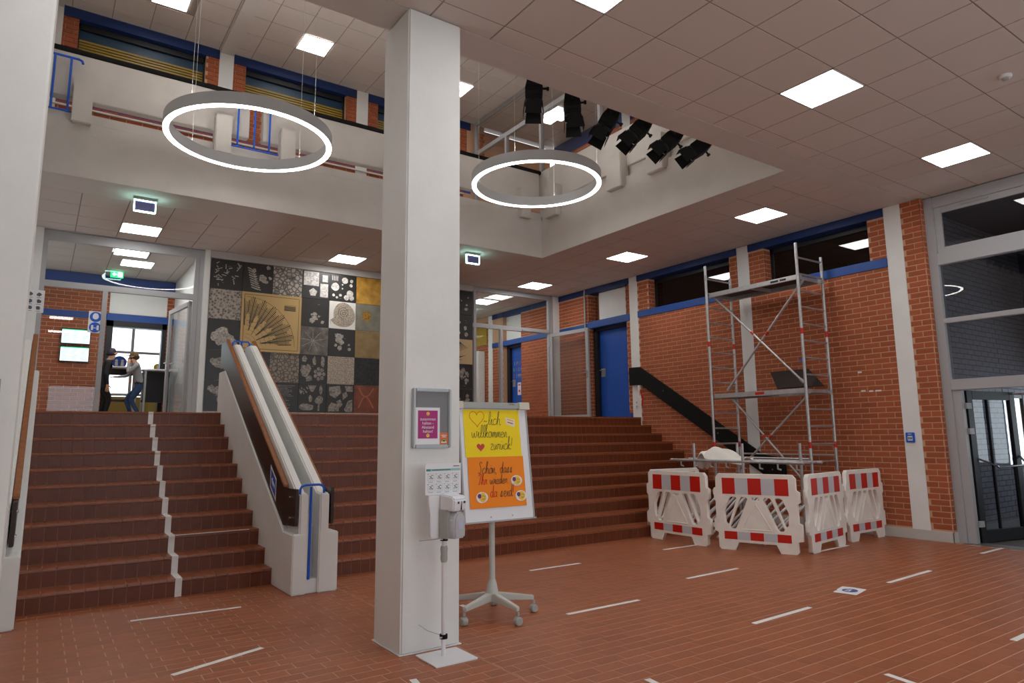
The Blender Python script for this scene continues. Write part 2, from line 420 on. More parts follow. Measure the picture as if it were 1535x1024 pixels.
struct('light_leak_block', MB().box(-2.7, -4.5, ZC+.1, 10.9, 4.85, ZC+.2).box(-2.7, 4.7, ZU+.09, 11.2, YB+.35, ZU+.2).box(-.9, YB+.1, ZC+.085, 11.2, 18.6, ZC+.3).box(2.35, YB+.1, -.1, 2.5, 18.6, ZC+.1).box(2.4, 17.85, -.1, 11.2, 18.0, ZC+.1).box(WX+.3, 4.6, 4.9, WX+.5, YB+.3, ZU+.1).box(WX+.3, YB, 4.5, WX+.6, 18.6, ZC+.2), M_cgrid)  # unseen boxes added to stop sky light leaking in at the joints
# outer shell behind and beside the camera
struct('wall_left', MB().box(-2.6, -4.2, -.1, -2.4, 5.05, ZC+.1).box(-2.4, 5.0, -.1, -.6, 5.2, ZC).box(-.8, 5.05, -.1, -.6, 18, ZU), M_wall)
struct('wall_front', MB().box(-2.6, -4.4, -.1, 10.8, -4.2, .9).box(-2.6, -4.4, 3.6, 10.8, -4.2, ZC+.1).box(-2.6, -4.4, .9, .2, -4.2, 3.6).box(8.4, -4.4, .9, 10.8, -4.2, 3.6), M_wall)
m = MB()
for k in range(6): m.box(.2+k*1.64-.04, -4.34, .9, .2+k*1.64+.04, -4.24, 3.6)
m.box(.2, -4.34, .9, 8.4, -4.24, .98).box(.2, -4.34, 3.52, 8.4, -4.24, 3.6)
wf = struct('window_1', m, M_alud, label='row of windows behind the camera')
MB().box(.2, -4.30, .9, 8.4, -4.29, 3.6).build('pane', M_glass, wf)
struct('wall_front_upper', MB().box(-.8, 4.78, 5.35, WX+.2, 4.93, ZU+.1), M_wall)

# ---- right wall
m = MB().box(WX+.005, 4.5, -.1, WX+.3, 10.6, 3.99).box(WX+.006, 4.5, 3.99, WX+.3, 5.29, ZC).box(WX+.006, 7.16, 3.99, WX+.3, 7.9, ZC).box(WX+.006, 9.98, 3.99, WX+.3, 10.66, ZC)
m.box(WX+.006, 11.92, -.1, WX+.3, 14.64, ZC).box(WX+.006, 15.5, -.1, WX+.3, 18, ZC).box(WX+.3, 4.5, -.1, WX+.42, 18, ZC)
m.box(WX+.006, 10.6, -.1, WX+.3, 10.66, ZC).box(WX, 4.95, ZC, WX+.3, 13.05, ZU)
wr = struct('wall_right', m, M_mortar)
bi = []
bi += bricks(5.03, 7.47, .14, 3.985, WX, '-x') + bricks(7.72, 10.3, .14, 3.985, WX, '-x') + bricks(4.5, 4.785, .14, ZC-.005, WX, '-x')
for a, b in ((5.03, 5.29), (7.16, 7.47), (7.72, 7.9), (9.98, 10.3), (10.55, 10.66)): bi += bricks(a, b, 4.135, 4.775, WX, '-x')
bi += bricks(11.92, 13.0, ZL, 3.965, WX, '-x')+bricks(11.92, 13.0, 4.12, 4.775, WX, '-x')+bricks(13.2, 14.64, ZL, 3.965, WX, '-x')+bricks(13.2, 14.64, 4.12, 4.775, WX, '-x')+bricks(15.5, 16.03, ZL, 3.965, WX, '-x')+bricks(16.25, 17.6, ZL, 4.775, WX, '-x')
bi += bricks(10.55, 10.66, ZL, 3.95, WX, '-x')
lay(wr, 'brick', M_brick, '-x', bi, d=.008, c=.0025, cap=300, stuff_name='far_bricks')
# brick returns (jambs): facing -y at the far side of openings, +y / -y at the near
jb = []
for yj, a, b in ((7.16, 4.135, 4.775), (9.98, 4.135, 4.775), (11.92, ZL, 3.95), (11.92, 4.135, 4.775)): jb += bricks(WX+.01, WX+.295, a, b, yj-.006, '-y')
lay(wr, 'jamb_brick', M_brick, '-y', jb, d=.008, c=.0025, cap=60, stuff_name='far_jamb_bricks')
MB().box(WX+.01, 7.158, 4.13, WX+.3, 7.17, 4.78).box(WX+.01, 9.978, 4.13, WX+.3, 9.99, 4.78).box(WX+.01, 11.918, ZL, WX+.3, 11.93, 4.78).build('jamb_mortar', M_mortar, wr)
# corner return towards the window wall
cb = bricks(WX+.008, WX+.15, .14, ZC-.005, 4.492, '-y')
lay(wr, 'corner_brick', M_brick, '-y', cb, d=.008, c=.0025, cap=60)
MB().box(WX+.006, 4.496, -.1, WX+.3, 4.51, ZC).build('corner_mortar', M_mortar, wr)
# blue ledges and lintels
struct('trim_1', MB().box(WX-.02, 5.03, 3.99, WX+.28, 7.47, 4.13).box(WX-.02, 7.72, 3.99, WX+.28, 10.3, 4.13), M_blue, .004, 'blue ledge under the high windows of the right wall')
struct('trim_2', MB().box(WX-.02, 5.03, 4.78, WX+.28, 7.47, ZC).box(WX-.02, 7.72, 4.78, WX+.28, 10.3, ZC).box(WX-.02, 10.55, 4.78, WX+.28, 13.0, ZC).box(WX-.02, 13.2, 4.78, WX+.28, 16.03, ZC), M_navy, .004, 'blue lintel band under the aisle ceiling')
struct('trim_3', MB().box(WX-.02, 10.55, 3.965, WX+.28, 11.92, 4.12).box(WX-.004, 11.92, 4.0, WX+.28, 13.0, 4.09).box(WX-.02, 13.2, 3.965, WX+.28, 16.03, 4.10), M_blue, .003, 'blue band above the upper doors')
for k, (a, b) in enumerate(((4.785, 5.03), (7.47, 7.72), (10.3, 10.55), (13.0, 13.2), (16.03, 16.25))):
    struct('pilaster', MB().box(WX-.004, a, .14 if k < 3 else ZL, WX+.25, b, ZC), M_white, .004)
struct('baseboard_right', MB().box(WX-.02, 4.48, 0, WX+.02, ST0+.1, .14).box(WX-.02, 4.475, 0, WX+.16, 4.50, .14), mat('baseboard_paint', (196, 192, 188), .6), .004)
struct('baseboard_upper', MB().box(WX-.012, 10.55, ZL, WX+.02, 10.64, ZL+.1).box(WX-.012, 11.92, ZL, WX+.02, 13.0, ZL+.1), M_blue)
# high windows
def high_window(n, y0, y1):
    t = struct('window_%d' % n, MB().box(WX+.2, y0, 4.13, WX+.27, y0+.06, 4.78).box(WX+.2, y1-.06, 4.13, WX+.27, y1, 4.78).box(WX+.2, y0, 4.70, WX+.27, y1, 4.78).box(WX+.2, y0, 4.13, WX+.27, y1, 4.17), M_dark)
    MB().box(WX+.228, y0+.04, 4.15, WX+.236, y1-.04, 4.72).build('pane', M_glassk, t)
    return t
high_window(2, 5.29, 7.16); high_window(3, 7.9, 9.98)
# blue upper doors in the right wall
def blue_door(n, y0, y1, deep):
    t = struct('door_%d' % n, MB().box(WX+.1, y0, ZL, WX+deep+.06, y0+.0, ZL+.01) if 0 else MB().box(WX+.12, y1-.14, ZL, WX+.27, y1-.02, 3.965).box(WX+.12, y0, ZL, WX+.27, y0+.03, 3.965).box(WX+.12, y0, 3.90, WX+.27, y1-.02, 3.965), M_dark)
    lf = MB().box(WX+.2, y0+.03, ZL+.01, WX+.245, y1-.14, 3.9).build('door_leaf', M_door, t, .004)
    h = MB().cb((WX+.196, y1-.24, 2.93), (.008, .13, .19)).build('lock_plate', M_alu, t)
    MB().tube((WX+.19, y1-.2, 2.98), (WX+.13, y1-.2, 2.98), .01).tube((WX+.135, y1-.2, 2.98), (WX+.135, y1-.33, 2.98), .01).build('handle', M_chrome, t)
    return t
blue_door(1, 10.66, 11.9, .2)['label'] = 'blue door beside the white pilaster at the top of the stairs'
d2 = blue_door(2, 14.64, 15.5, .2); d2['label'] = 'blue door with paper letters behind the right glass wall'
struct('wall_panel', MB().box(WX+.12, 10.66, 4.12, WX+.16, 11.66, 4.78).box(WX+.12, 14.64, 4.10, WX+.16, 15.5, 4.78), M_white)
# ends of the right corridor
struct('wall_back_corridor', MB().box(7.9, 17.6, ZL, WX+.3, 17.8, ZC).box(7.9, YB+.1, ZL, 7.95, 17.6, ZC), M_wall)

# ---- mural wall and the gallery wall above it
struct('wall_back', MB().box(2.27, YB, ZL, 7.95, YB+.12, ZC+.75).box(-.6, YB, ZC, 2.27, YB+.12, 5.66).box(7.95, YB, ZC, WX, YB+.12, 5.66), M_wall)
struct('trim_4', MB().box(2.30, YB-.05, 4.775, 7.94, YB, ZC), mat('mural_header', (188, 184, 180), .6), .004, 'pale header strip over the fossil wall')
struct('trim_5', MB().box(2.27, YB-.06, ZL, 2.36, YB, ZC), M_white, .004, 'white post left of the fossil wall')
m = MB().box(-.6, YB, 5.66, WX, YB+.2, 7.98).box(-.6, YB+.2, 5.66, WX, YB+.3, ZU)
for xb in (-.30, 2.45, 5.20, 7.93): m.box(xb-.36, YB+.006, 7.98, xb+.36, YB+.2, ZU)
wg = struct('wall_gallery', m, M_mortar)
bi = bricks(-.6, 7.7, 6.6, 8.0, YB-.008, '-y')
for xb in (-.30, 2.45, 5.20, 7.93): bi += bricks(xb-.36, xb-.13, 8.0, 8.66, YB-.008, '-y')+bricks(xb+.13, xb+.36, 8.0, 8.66, YB-.008, '-y')
lay(wg, 'brick', M_brick, '-y', bi, d=.018, c=.0025, cap=0, stuff_name='gallery_bricks')
for xb in (-.30, 2.45, 5.20): struct('pilaster', MB().box(xb-.13, YB-.01, 5.66, xb+.13, YB+.05, ZU), M_white, .004)
struct('trim_6', MB().box(-.17, YB-.02, 8.66, 2.32, YB+.2, ZU-.01).box(2.58, YB-.02, 8.66, 5.07, YB+.2, ZU-.01).box(5.33, YB-.02, 8.66, 7.9, YB+.2, ZU-.01), M_navy, .003, 'dark blue lintel band of the upper gallery')
struct('trim_7', MB().box(-.17, YB-.005, 7.10, 2.32, YB+.02, 7.16).box(2.58, YB-.005, 7.10, 5.07, YB+.02, 7.16).box(5.33, YB-.005, 7.10, 7.9, YB+.02, 7.16), M_blue)
struct('trim_8', MB().tube((-.5, YB-.026, 7.06), (7.7, YB-.026, 7.06), .018), M_white, 0, 'white heating pipe along the gallery wall')
def gal_window(n, x0, x1):
    t = struct('window_%d' % n, MB().box(x0, YB+.1, 7.98, x0+.05, YB+.2, 8.66).box(x1-.05, YB+.1, 7.98, x1, YB+.2, 8.66).box(x0, YB+.1, 8.55, x1, YB+.2, 8.66), M_dark)
    MB().box(x0+.05, YB+.16, 8.38, x1-.05, YB+.18, 8.55).build('blue_panel', mat('dull_blue', (34, 66, 92), .4), t)
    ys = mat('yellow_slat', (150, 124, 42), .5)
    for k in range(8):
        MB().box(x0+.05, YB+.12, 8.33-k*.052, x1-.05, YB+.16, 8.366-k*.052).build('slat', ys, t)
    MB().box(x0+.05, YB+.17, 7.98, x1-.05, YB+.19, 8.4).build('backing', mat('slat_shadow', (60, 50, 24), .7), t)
gal_window(4, .03, 2.11); gal_window(5, 2.78, 4.86); gal_window(6, 5.53, 7.6)

# ---- gallery slab, parapets
struct('gallery_slab', MB().box(-.6, 10.2, ZC+.05, 7.8, YB, 5.66).box(7.8, 4.95, ZC+.05, WX, YB, 5.66), M_gall)
PY, PX = 10.2, 7.80
gp = struct('gallery_parapet', MB().box(-.6, PY-.006, ZC-.004, 7.8, PY+.01, 5.64).box(-.6, PY+.01, ZC+.06, 7.8, PY+.2, 5.64).box(-.6, PY+.02, 5.665, 7.8, PY+.2, 5.80), M_gall, .004, 'white concrete parapet of the back gallery')
for a, b in ((-.6, 2.30), (2.50, 7.8)): MB().box(a, PY+.06, 6.0, b, PY+.2, 6.63).build('parapet_panel', M_gall, gp, .01)
for lab, xs, z0, z1 in (('blue steel railing bars across the opening of the gallery parapet', (2.12, 2.36, 2.58), 5.79, 6.52), ('blue steel railing at the left end of the gallery parapet', (-.18, .0), 5.76, 6.52)):
    t = thing('gallery_railing', lab, 'railing', (xs[0], PY-.02, z0))
    for xx in xs: MB().tube((xx, PY-.02, z0), (xx, PY-.02, z1), .014).build('bar', M_blued, t)
    e = xs[-1]+.14
    MB().tube((xs[0]-.14 if len(xs) > 2 else -.3, PY-.02, z0+.01), (e, PY-.02, z0+.01), .013).build('lower_rail', M_blued, t)
    if len(xs) == 2: MB().path([(-.3, PY-.02, z1), (.08, PY-.02, z1), (.12, PY-.03, z1-.02), (.13, PY-.04, z1-.06)], .016).build('upper_rail', M_blued, t)
    else: MB().tube((xs[0], PY-.02, z1), (xs[-1], PY-.02, z1), .014).build('upper_rail', M_blued, t)
for xb in (.05, 1.80, 2.74, 4.5, 5.46, 7.25):
    MB().box(xb, PY-.10, 5.62, xb+.225, PY+.1, 6.22).build('bracket', M_gall, gp, .012)
MB().box(-.6, PY+.05, 6.63, 7.85, PY+.17, 6.70).build('handrail', M_black, gp, .008)
gq = struct('gallery_parapet', MB().box(PX-.006, 4.95, ZC-.004, PX+.01, PY-.006, 5.64).box(PX+.01, 4.95, ZC+.06, PX+.2, PY-.006, 5.64).box(PX+.02, 4.95, 5.665, PX+.2, PY, 5.80), M_gall, .004, 'white concrete parapet of the right gallery')
MB().box(PX+.06, 4.95, 6.0, PX+.2, PY+.2, 6.70).build('parapet_panel', M_gall, gq, .01)
MB().box(PX+.12, 4.95, 5.8, PX+.2, PY+.2, 6.0).build('parapet_web', M_gall, gq)
for yb in (9.62, 7.88, 6.95, 5.2):
    MB().box(PX-.10, yb, 5.62, PX+.1, yb+.36, 6.22).build('bracket', M_gall, gq, .012)
# gallery side wall (right), seen through the glass
struct('trim_9', MB().box(WX-.02, 4.95, 8.5, WX+.02, YB-.02, ZU-.01), M_navy, 0, 'blue lintel band of the right gallery')
wq = struct('wall_gallery_right', MB().box(WX-.006, 4.95, 5.66, WX, YB, 8.5), M_mortar)
lay(wq, 'brick', M_brick, '-x', bricks(9.0, 13.0, 7.2, 8.5, WX-.012, '-x'), d=.008, c=.0025, cap=0, stuff_name='gallery_bricks')
struct('pilaster', MB().box(WX-.03, 10.3, 5.66, WX, 10.55, ZU), M_white); struct('pilaster', MB().box(WX-.03, 7.47, 5.66, WX, 7.72, ZU), M_white)

# ---- glass partitions
def partition(n, axis, c, spans, zs, label, verts, posts=.055, m=M_alu, pane=M_glass):
    """spans (a,b); zs horizontal members; verts list of (pos,z0,z1)"""
    a, b = spans; mb = MB()
    def bx(u0, u1, z0, z1, t=.035):
        return mb.box(u0, c-t, z0, u1, c+t, z1) if axis == 'x' else mb.box(c-t, u0, z0, c+t, u1, z1)
    for z0, z1 in zs: bx(a, b, z0, z1)
    for p, z0, z1 in verts: bx(p-posts/2, p+posts/2, z0, z1+.002, .039)
    t = struct('window_%d' % n, mb, m, .003, label)
    return t
t = partition(7, 'x', 13.1, (-.15, 2.27), [(4.74, 4.9), (3.97, 4.07)], 'glass wall at the top of the left stairs', [(-.12, ZL, 4.9), (.77, ZL, 3.97), (2.16, ZL, 4.9)], .075, M_alud)
MB().box(2.2, 13.06, ZL, 2.27, 13.14, 4.9).build('side_post', M_alud, t)
for q in ((-.09, .74, ZL+.02, 3.97), (-.09, 2.12, 4.07, 4.74)): MB().box(q[0], 13.095, q[2], q[1], 13.103, q[3]).build('pane', M_glass, t)
struct('trim_10', MB().box(-.36, 13.0, ZL, -.15, 13.14, ZC).box(-.6, 13.0, ZL, -.36, 13.14, ZC), M_white, 0, 'white post left of the left glass wall')
t = partition(8, 'x', 13.05, (7.94, 10.42), [(4.80, 4.9), (3.96, 4.06)], 'glass wall at the top of the right stairs', [(8.0, ZL, 4.9), (8.72, ZL, 3.96), (10.14, ZL, 4.9)], .07, M_alud)
for q in ((8.04, 8.69, ZL+.02, 3.96), (8.04, 10.1, 4.06, 4.8)): MB().box(q[0], 13.046, q[2], q[1], 13.054, q[3]).build('pane', M_glass, t)
struct('trim_11', MB().box(10.18, 13.0, ZL, 10.24, 13.1, ZC), M_alud); struct('trim_12', MB().box(10.24, 13.0, ZL, WX, 13.12, ZC), M_white)
MB().box(9.3, 12.99, 3.975, 10.1, 13.02, 4.02).build('door_closer', M_alud, t)
def glass_leaf(n, hx, hy, ang, wd, z0, z1, label, fr=.085, handle=True, m=M_alud):
    o = bpy.data.objects.new('door_%d' % n, None); COL.objects.link(o); o.location = (hx, hy, z0); o.rotation_euler = (0, 0, ang); o['kind'] = 'structure'; o['label'] = label; OFF[o.name] = Vector(o.location)
    h = z1-z0
    f = MB().box(0, -.025, 0, fr, .025, h).box(wd-fr, -.025, 0, wd, .025, h).box(fr, -.025, 0, wd-fr, .025, fr*1.1).box(fr, -.025, h-fr, wd-fr, .025, h)
    f.build('leaf_frame', m, o, .003, local=True)
    MB().box(fr-.01, -.004, fr, wd-fr+.01, .004, h-fr).build('pane', M_glass, o, local=True)
    if handle:
        g = MB()
        for s in (-1, 1): g.tube((wd-.05, 0, 1.05), (wd-.05, s*.07, 1.05), .01).tube((wd-.05, s*.065, 1.05), (wd-.19, s*.065, 1.05), .01).box(wd-.07, s*.028, .93, wd-.03, s*.03, 1.1)
        g.build('handle', M_chrome, o, local=True)
    for z in (.2, h-.25): MB().cb((0, -.03, z), (.05, .03, .12)).build('hinge', M_alud, o, local=True)
    return o
dd = glass_leaf(3, 10.14, 13.0, R_(-84), 1.27, ZL+.01, 3.96, 'glass door standing open at the top of the right stairs')
dd = glass_leaf(4, 2.10, 13.16, R_(97), 1.25, ZL+.01, 3.96, 'glass door standing open behind the left glass wall')
struct('trim_13', MB().tube((WX-.03, 12.0, 3.9), (WX-.03, 12.0, 4.9), .02), M_alud, 0, 'thin conduit down the bricks above the open glass door')
# gallery glass
t = partition(9, 'y', 8.02, (8.6, YB), [(8.77, 8.85), (8.02, 8.12)], 'glass wall of the upper right gallery', [(13.0, 5.7, 8.85), (10.45, 5.7, 8.85), (8.68, 5.7, 8.85), (11.7, 5.7, 8.05)], .07, M_alud)
for q in ((10.5, 12.96, 8.12, 8.77), (8.72, 10.4, 8.12, 8.77), (10.5, 11.66, 5.7, 8.02), (11.74, 12.96, 5.7, 8.02), (8.72, 10.4, 5.7, 8.02)): MB().box(8.016, q[0], q[2], 8.024, q[1], q[3]).build('pane', M_glass, t)

# ---- left corridor behind the glass
YW = 16.25
m = MB().box(-.6, YW+.006, ZL, 1.06, YW+.2, ZC).box(2.12, YW+.006, ZL, 2.4, YW+.2, ZC).box(1.06, YW+.006, 4.0, 2.12, YW+.2, ZC).box(2.3, YB+.12, ZL, 2.4, YW, ZC)
wc = struct('wall_corridor', m, M_mortar)
bi = bricks(-.6, 1.05, ZL, 3.97, YW, '-y')+bricks(-.6, 1.05, 4.12, 4.66, YW, '-y')+bricks(2.13, 2.3, ZL, 4.66, YW, '-y')
lay(wc, 'brick', M_brick, '-y', bi, d=.008, c=.0025, cap=0, stuff_name='corridor_bricks')
struct('wall_panel', MB().box(1.05, YW-.02, 4.12, 2.13, YW+.02, 4.62).box(2.27, YB+.14, ZL, 2.30, YW, ZC), M_white)
struct('trim_14', MB().box(-.6, YW-.012, 3.98, 1.02, YW+.02, 4.11).box(1.02, YW-.04, 3.965, 2.3, YW+.02, 4.11).box(-.6, YW-.03, 4.64, 2.3, YW+.02, ZC-.01), M_blue, 0, 'blue bands on the corridor wall')
t = struct('door_5', MB().box(1.02, YW-.05, ZL, 1.14, YW+.15, 3.965).box(2.06, YW-.05, ZL, 2.14, YW+.15, 3.965).box(1.02, YW-.05, 3.84, 2.14, YW+.15, 3.965), M_dark, 0, 'dark door frame open to the bright porch')
# bright porch behind
pw = MB()
for x in (.2, 1.08, 1.72, 2.4, 3.4): pw.box(x-.03, 18.3, ZL, x+.03, 18.38, 4.9)
for z in (1.9, 2.55, 3.05, 3.55, 4.2): pw.box(-.4, 18.305, z-.028, 3.6, 18.375, z+.028)
t = struct('window_10', pw, mat('porch_frame', (176, 178, 184), .5), 0, 'porch windows full of daylight')
MB().box(-.4, 18.335, ZL, 3.6, 18.345, 4.9).build('pane', M_glass, t)
struct('wall_porch', MB().box(-.7, YW+.2, ZL, -.6, 18.4, ZC).box(3.5, YW+.2, ZL, 3.6, 18.4, ZC).box(2.4, YW+.2, ZL, 2.5, 17.4, ZC).box(-.6, YW+.2, 4.6, 3.6, 18.4, 4.75), M_wall)
struct('window_sill', MB().box(-.6, 18.1, ZL, 3.6, 18.4, ZL+.62), mat('olive_panel', (150, 132, 60), .6))

# ---- window wall on the right, towards the camera
WW = 10.58; YE = 4.49
def wwbox(mb, y0, y1, z0, z1, t0=-.03, t1=.05): return mb.box(WW+t0, y0, z0, WW+t1, y1, z1)
m = MB(); wwbox(m, 4.37, YE, 0, 4.9, -.06, .08)
for y in (2.95, 1.55, .15, -1.25, -2.65, -4.1): wwbox(m, y-.05, y+.05, 2.1, 4.9, -.05, .06)
wwbox(m, -4.2, 4.37, 4.74, 4.9, -.04, .07); wwbox(m, -4.2, 4.37, 3.88, 4.05, -.07, .05); wwbox(m, -4.2, 4.37, 3.03, 3.10, -.07, .05); wwbox(m, -4.2, 4.37, 2.08, 2.23, -.07, .05)
ww = struct('window_11', m, M_alud, .004, 'grey framed window wall on the right')
for y0, y1 in ((4.37, 3.0), (2.9, 1.6), (1.5, .2), (.1, -1.2), (-1.3, -2.6)):
    k = MB()
    for a, b, c, d in ((y1, y1+.09, 4.05, 4.74), (y0-.09, y0, 4.05, 4.74), (y1+.09, y0-.09, 4.05, 4.14), (y1+.09, y0-.09, 4.65, 4.74)): k.box(WW-.02, a, c, WW+.03, b, d)
    k.build('sash_frame', M_alud, ww, .004)
    MB().box(WW-.035, y0-.35, 4.69, WW-.02, y0-.7, 4.715).build('sash_stay', M_alu, ww)
    for a, b in ((4.14, 4.65), (3.10, 3.88), (2.23, 3.03)): MB().box(WW+.006, y1, a, WW+.014, y0, b).build('pane', M_glassd, ww)
MB().box(WW+.0, -4.2, 0, WW+.04, 1.5, 2.08).build('lower_panel', M_alud, ww)
struct('trim_15', MB().box(WW-.04, 4.26, 0, WW+.06, 4.37, 2.08).box(WW-.04, 1.5, 0, WW+.06, 1.6, 2.08), M_alud, .003, 'grey door frame of the entrance')
# porch outside the doors
struct('porch_floor', MB().box(10.6, -1, -.2, 15.5, 4.7, -.002), mat('porch_mat', (92, 80, 78), .7, namt=.1))
wv = struct('wall_porch_brick', MB().box(10.72, 4.66, 0, 13.05, 4.8, 4.9).box(13.05, 4.66, 0, 14.4, 4.8, .9).box(13.05, 4.66, 2.12, 14.4, 4.8, 4.9), M_gmort)
lay(wv, 'brick', M_gbrick, '-y', bricks(10.72, 13.05, .12, 4.88, 4.655, '-y')+bricks(13.05, 14.4, .12, .89, 4.655, '-y')+bricks(13.05, 14.4, 2.13, 4.88, 4.655, '-y'), d=.008, c=.0025, cap=0, stuff_name='porch_bricks')
struct('baseboard_porch', MB().box(10.72, 4.63, 0, 14.4, 4.66, .12), M_alud)
struct('wall_porch_side', MB().box(10.62, -1.2, 0, 15.5, -1, 4.9).box(10.6, -1.2, 4.9, 14.5, 4.8, 5.0), mat('porch_dark', (92, 92, 98), .8))
m = MB()
for y in (4.6, 3.7, 2.4, 1.1, -.2, -1): m.box(14.4, y-.04, 0, 14.48, y+.04, 2.4)
m.box(14.4, -1, 0, 14.48, 4.66, .9).box(14.4, -1, 2.3, 14.48, 4.66, 4.9)
t = struct('window_12', m, mat('porch_frame_dark', (70, 72, 80), .5), 0, 'far porch window with daylight')
MB().box(14.436, -1, .9, 14.444, 4.66, 2.3).build('pane', M_glass, t)
m = MB()
for x in (13.07, 13.5, 13.95, 14.38): m.box(x-.03, 4.68, .9, x+.03, 4.74, 2.12)
m.box(13.05, 4.685, .9, 14.4, 4.735, .96).box(13.05, 4.685, 2.06, 14.4, 4.735, 2.12)
t = struct('window_13', m, M_dark, 0, 'bright porch window beyond the open entrance door')
MB().box(13.05, 4.705, .92, 14.4, 4.711, 2.1).build('pane', M_glass, t)
M_leafm = mat('hedge_leaves', (86, 112, 62), .8, var=.3)
rh = random.Random(9)
for k in range(5):
    t = thing('garden_shrub', 'green shrub outside the porch window, %s from the entrance' % ('nearest', 'second', 'third', 'fourth', 'farthest')[k], 'shrub', (13.3+1.3*k, 7.6+.5*(k % 2), -.1))
    b = MB()
    for q in range(220):
        a, z, r = rh.uniform(0, 6.28), rh.uniform(.2, 1.25), .45*math.sqrt(rh.random()); c = Vector((r*math.cos(a)*(1.3-z*.5), r*math.sin(a)*(1.3-z*.5), z)); u = Vector((rh.uniform(-1, 1), rh.uniform(-1, 1), rh.uniform(-1, 1))).normalized(); v = u.orthogonal()
        b.add([c-u*.06, c+v*.03, c+u*.06, c-v*.03], [(0, 1, 2, 3)])
    b.build('foliage', M_leafm, t, local=True)['kind'] = 'stuff'; MB().tube((0, 0, 0), (0, 0, .9), .03, 8, .012).build('stem', M_wood, t, local=True)
struct('ground', MB().box(11, 4.8, -.3, 24, 16, -.1), mat('lawn', (112, 120, 84), .9, namt=.2))
# black glazed entrance door standing open into the porch
o = bpy.data.objects.new('door_6', None); COL.objects.link(o); o.location = (10.66, 4.27, .01); o.rotation_euler = (0, 0, R_(-11)); o['kind'] = 'structure'; o['label'] = 'black glazed entrance door standing open'; OFF[o.name] = Vector(o.location)
MB().box(0, -.03, 0, .12, .03, 2.06).box(.95, -.03, 0, 1.07, .03, 2.06).box(.12, -.03, 0, .95, .03, .16).box(.12, -.03, 1.94, .95, .03, 2.06).box(.45, -.02, .16, .475, .02, 1.94).build('leaf_frame', M_dark, o, .004, local=True)
MB().box(.11, -.004, .14, .96, .004, 1.95).build('pane', M_glassd, o, local=True)
MB().path([(.1, -.03, 1.12), (.34, -.13, 1.02), (.36, -.13, 1.0), (.98, -.13, 1.02), (1.02, -.1, 1.06), (1.02, -.03, 1.15)], .014).build('push_bar', M_chrome, o, local=True)
MB().tube((1.12, -.17, .12), (1.12, -.17, 2.05), .014).tube((1.12, -.17, .14), (1.03, -.02, .14), .012).tube((1.12, -.17, 2.03), (1.03, -.02, 2.03), .012).build('pull_handle', M_chrome, o, local=True)
for z in (.25, 1.5, 1.85): MB().cb((.0, -.04, z), (.1, .03, .08)).build('hinge', M_alud, o, local=True)
struct('threshold', MB().box(10.46, 1.5, -.01, 10.72, 4.4, .006), mat('threshold_plate', (120, 112, 112), .4, metal=.3))

# ================================================================== STAIR WALLS AND HANDRAILS
SL = .617
def stair_wall(dx, dy, label, right=True):
    y0 = 6.835+dy
    low = [(y0, 0), (y0, .575), (y0+.33, .575), (10.22, .575+SL*(10.22-y0-.33)), (10.58, .575+SL*(10.22-y0-.33)), (10.58, 0)]
    fin = [(y0+.004, .3), (y0+.004, .955), (y0+.13, .965), (9.95, .965+SL*(9.95-y0-.13)), (10.25, .965+SL*(9.95-y0-.13)), (10.25, .3)]
    o = struct('stair_wall', MB().prism(low, 'x', 2.125+dx, 2.275+dx), M_white, .01, label)
    MB().prism(low, 'x', 2.385+dx, 2.584+dx).build('side_slab', M_white, o, .01)
    MB().prism(fin, 'x', 2.185+dx, 2.272+dx).build('fin', M_white, o, .014)
    MB().prism(fin, 'x', 2.388+dx, 2.485+dx).build('fin', M_white, o, .014)
    base = [(y0+.03, 0), (y0+.03, .135), (y0+.2, .135), (y0+.2, .62), (10.2, .62+SL*(10.2-y0-.2)), (10.2, 0)]
    MB().prism(base, 'x', 2.26+dx, 2.40+dx).build('slot_floor', M_white, o, .008)
    return o
stair_wall(0, 0, 'white concrete stair wall with a slot beside the left flight')
stair_wall(-2.614, .16, 'white concrete stair wall behind the left pillar')
def handrail(x, side, dy, label):
    y0 = 6.84+dy
    t = thing('handrail', label, 'handrail', (x, y0, .6))
    e = SL*(10.30-y0-.40)
    bd = [(y0, .65), (y0, 1.005), (y0+.39, 1.0), (10.28, 1.0+e), (10.58, 1.0+e), (10.58, .62+e), (10.38, .62+e), (10.30, .58+e), (y0+.39, .63)]
    MB().prism(bd, 'x', x-.016, x+.016).build('board', M_brown, t, .004)
    rl = [(y0+.36, 1.002), (y0+.36, 1.03), (10.26, 1.03+e), (10.28, 1.002+e)]
    MB().prism(rl, 'x', x-.026, x+.026).build('rail', M_wood, t, .006)
    for yy, zz in ((y0+.16, .72), (y0+.16, .92)): MB().tube((x-side*.02, yy, zz), (x+side*.03, yy, zz), .012).build('bolt', M_chrome, t)
    return t
handrail(2.155, -1, 0, 'dark brown handrail board with wooden top on the left face of the stair wall')
handrail(2.515, 1, 0, 'dark brown handrail board on the right face of the stair wall')
handrail(-.10, 1, .16, 'wooden handrail beside the left pillar')
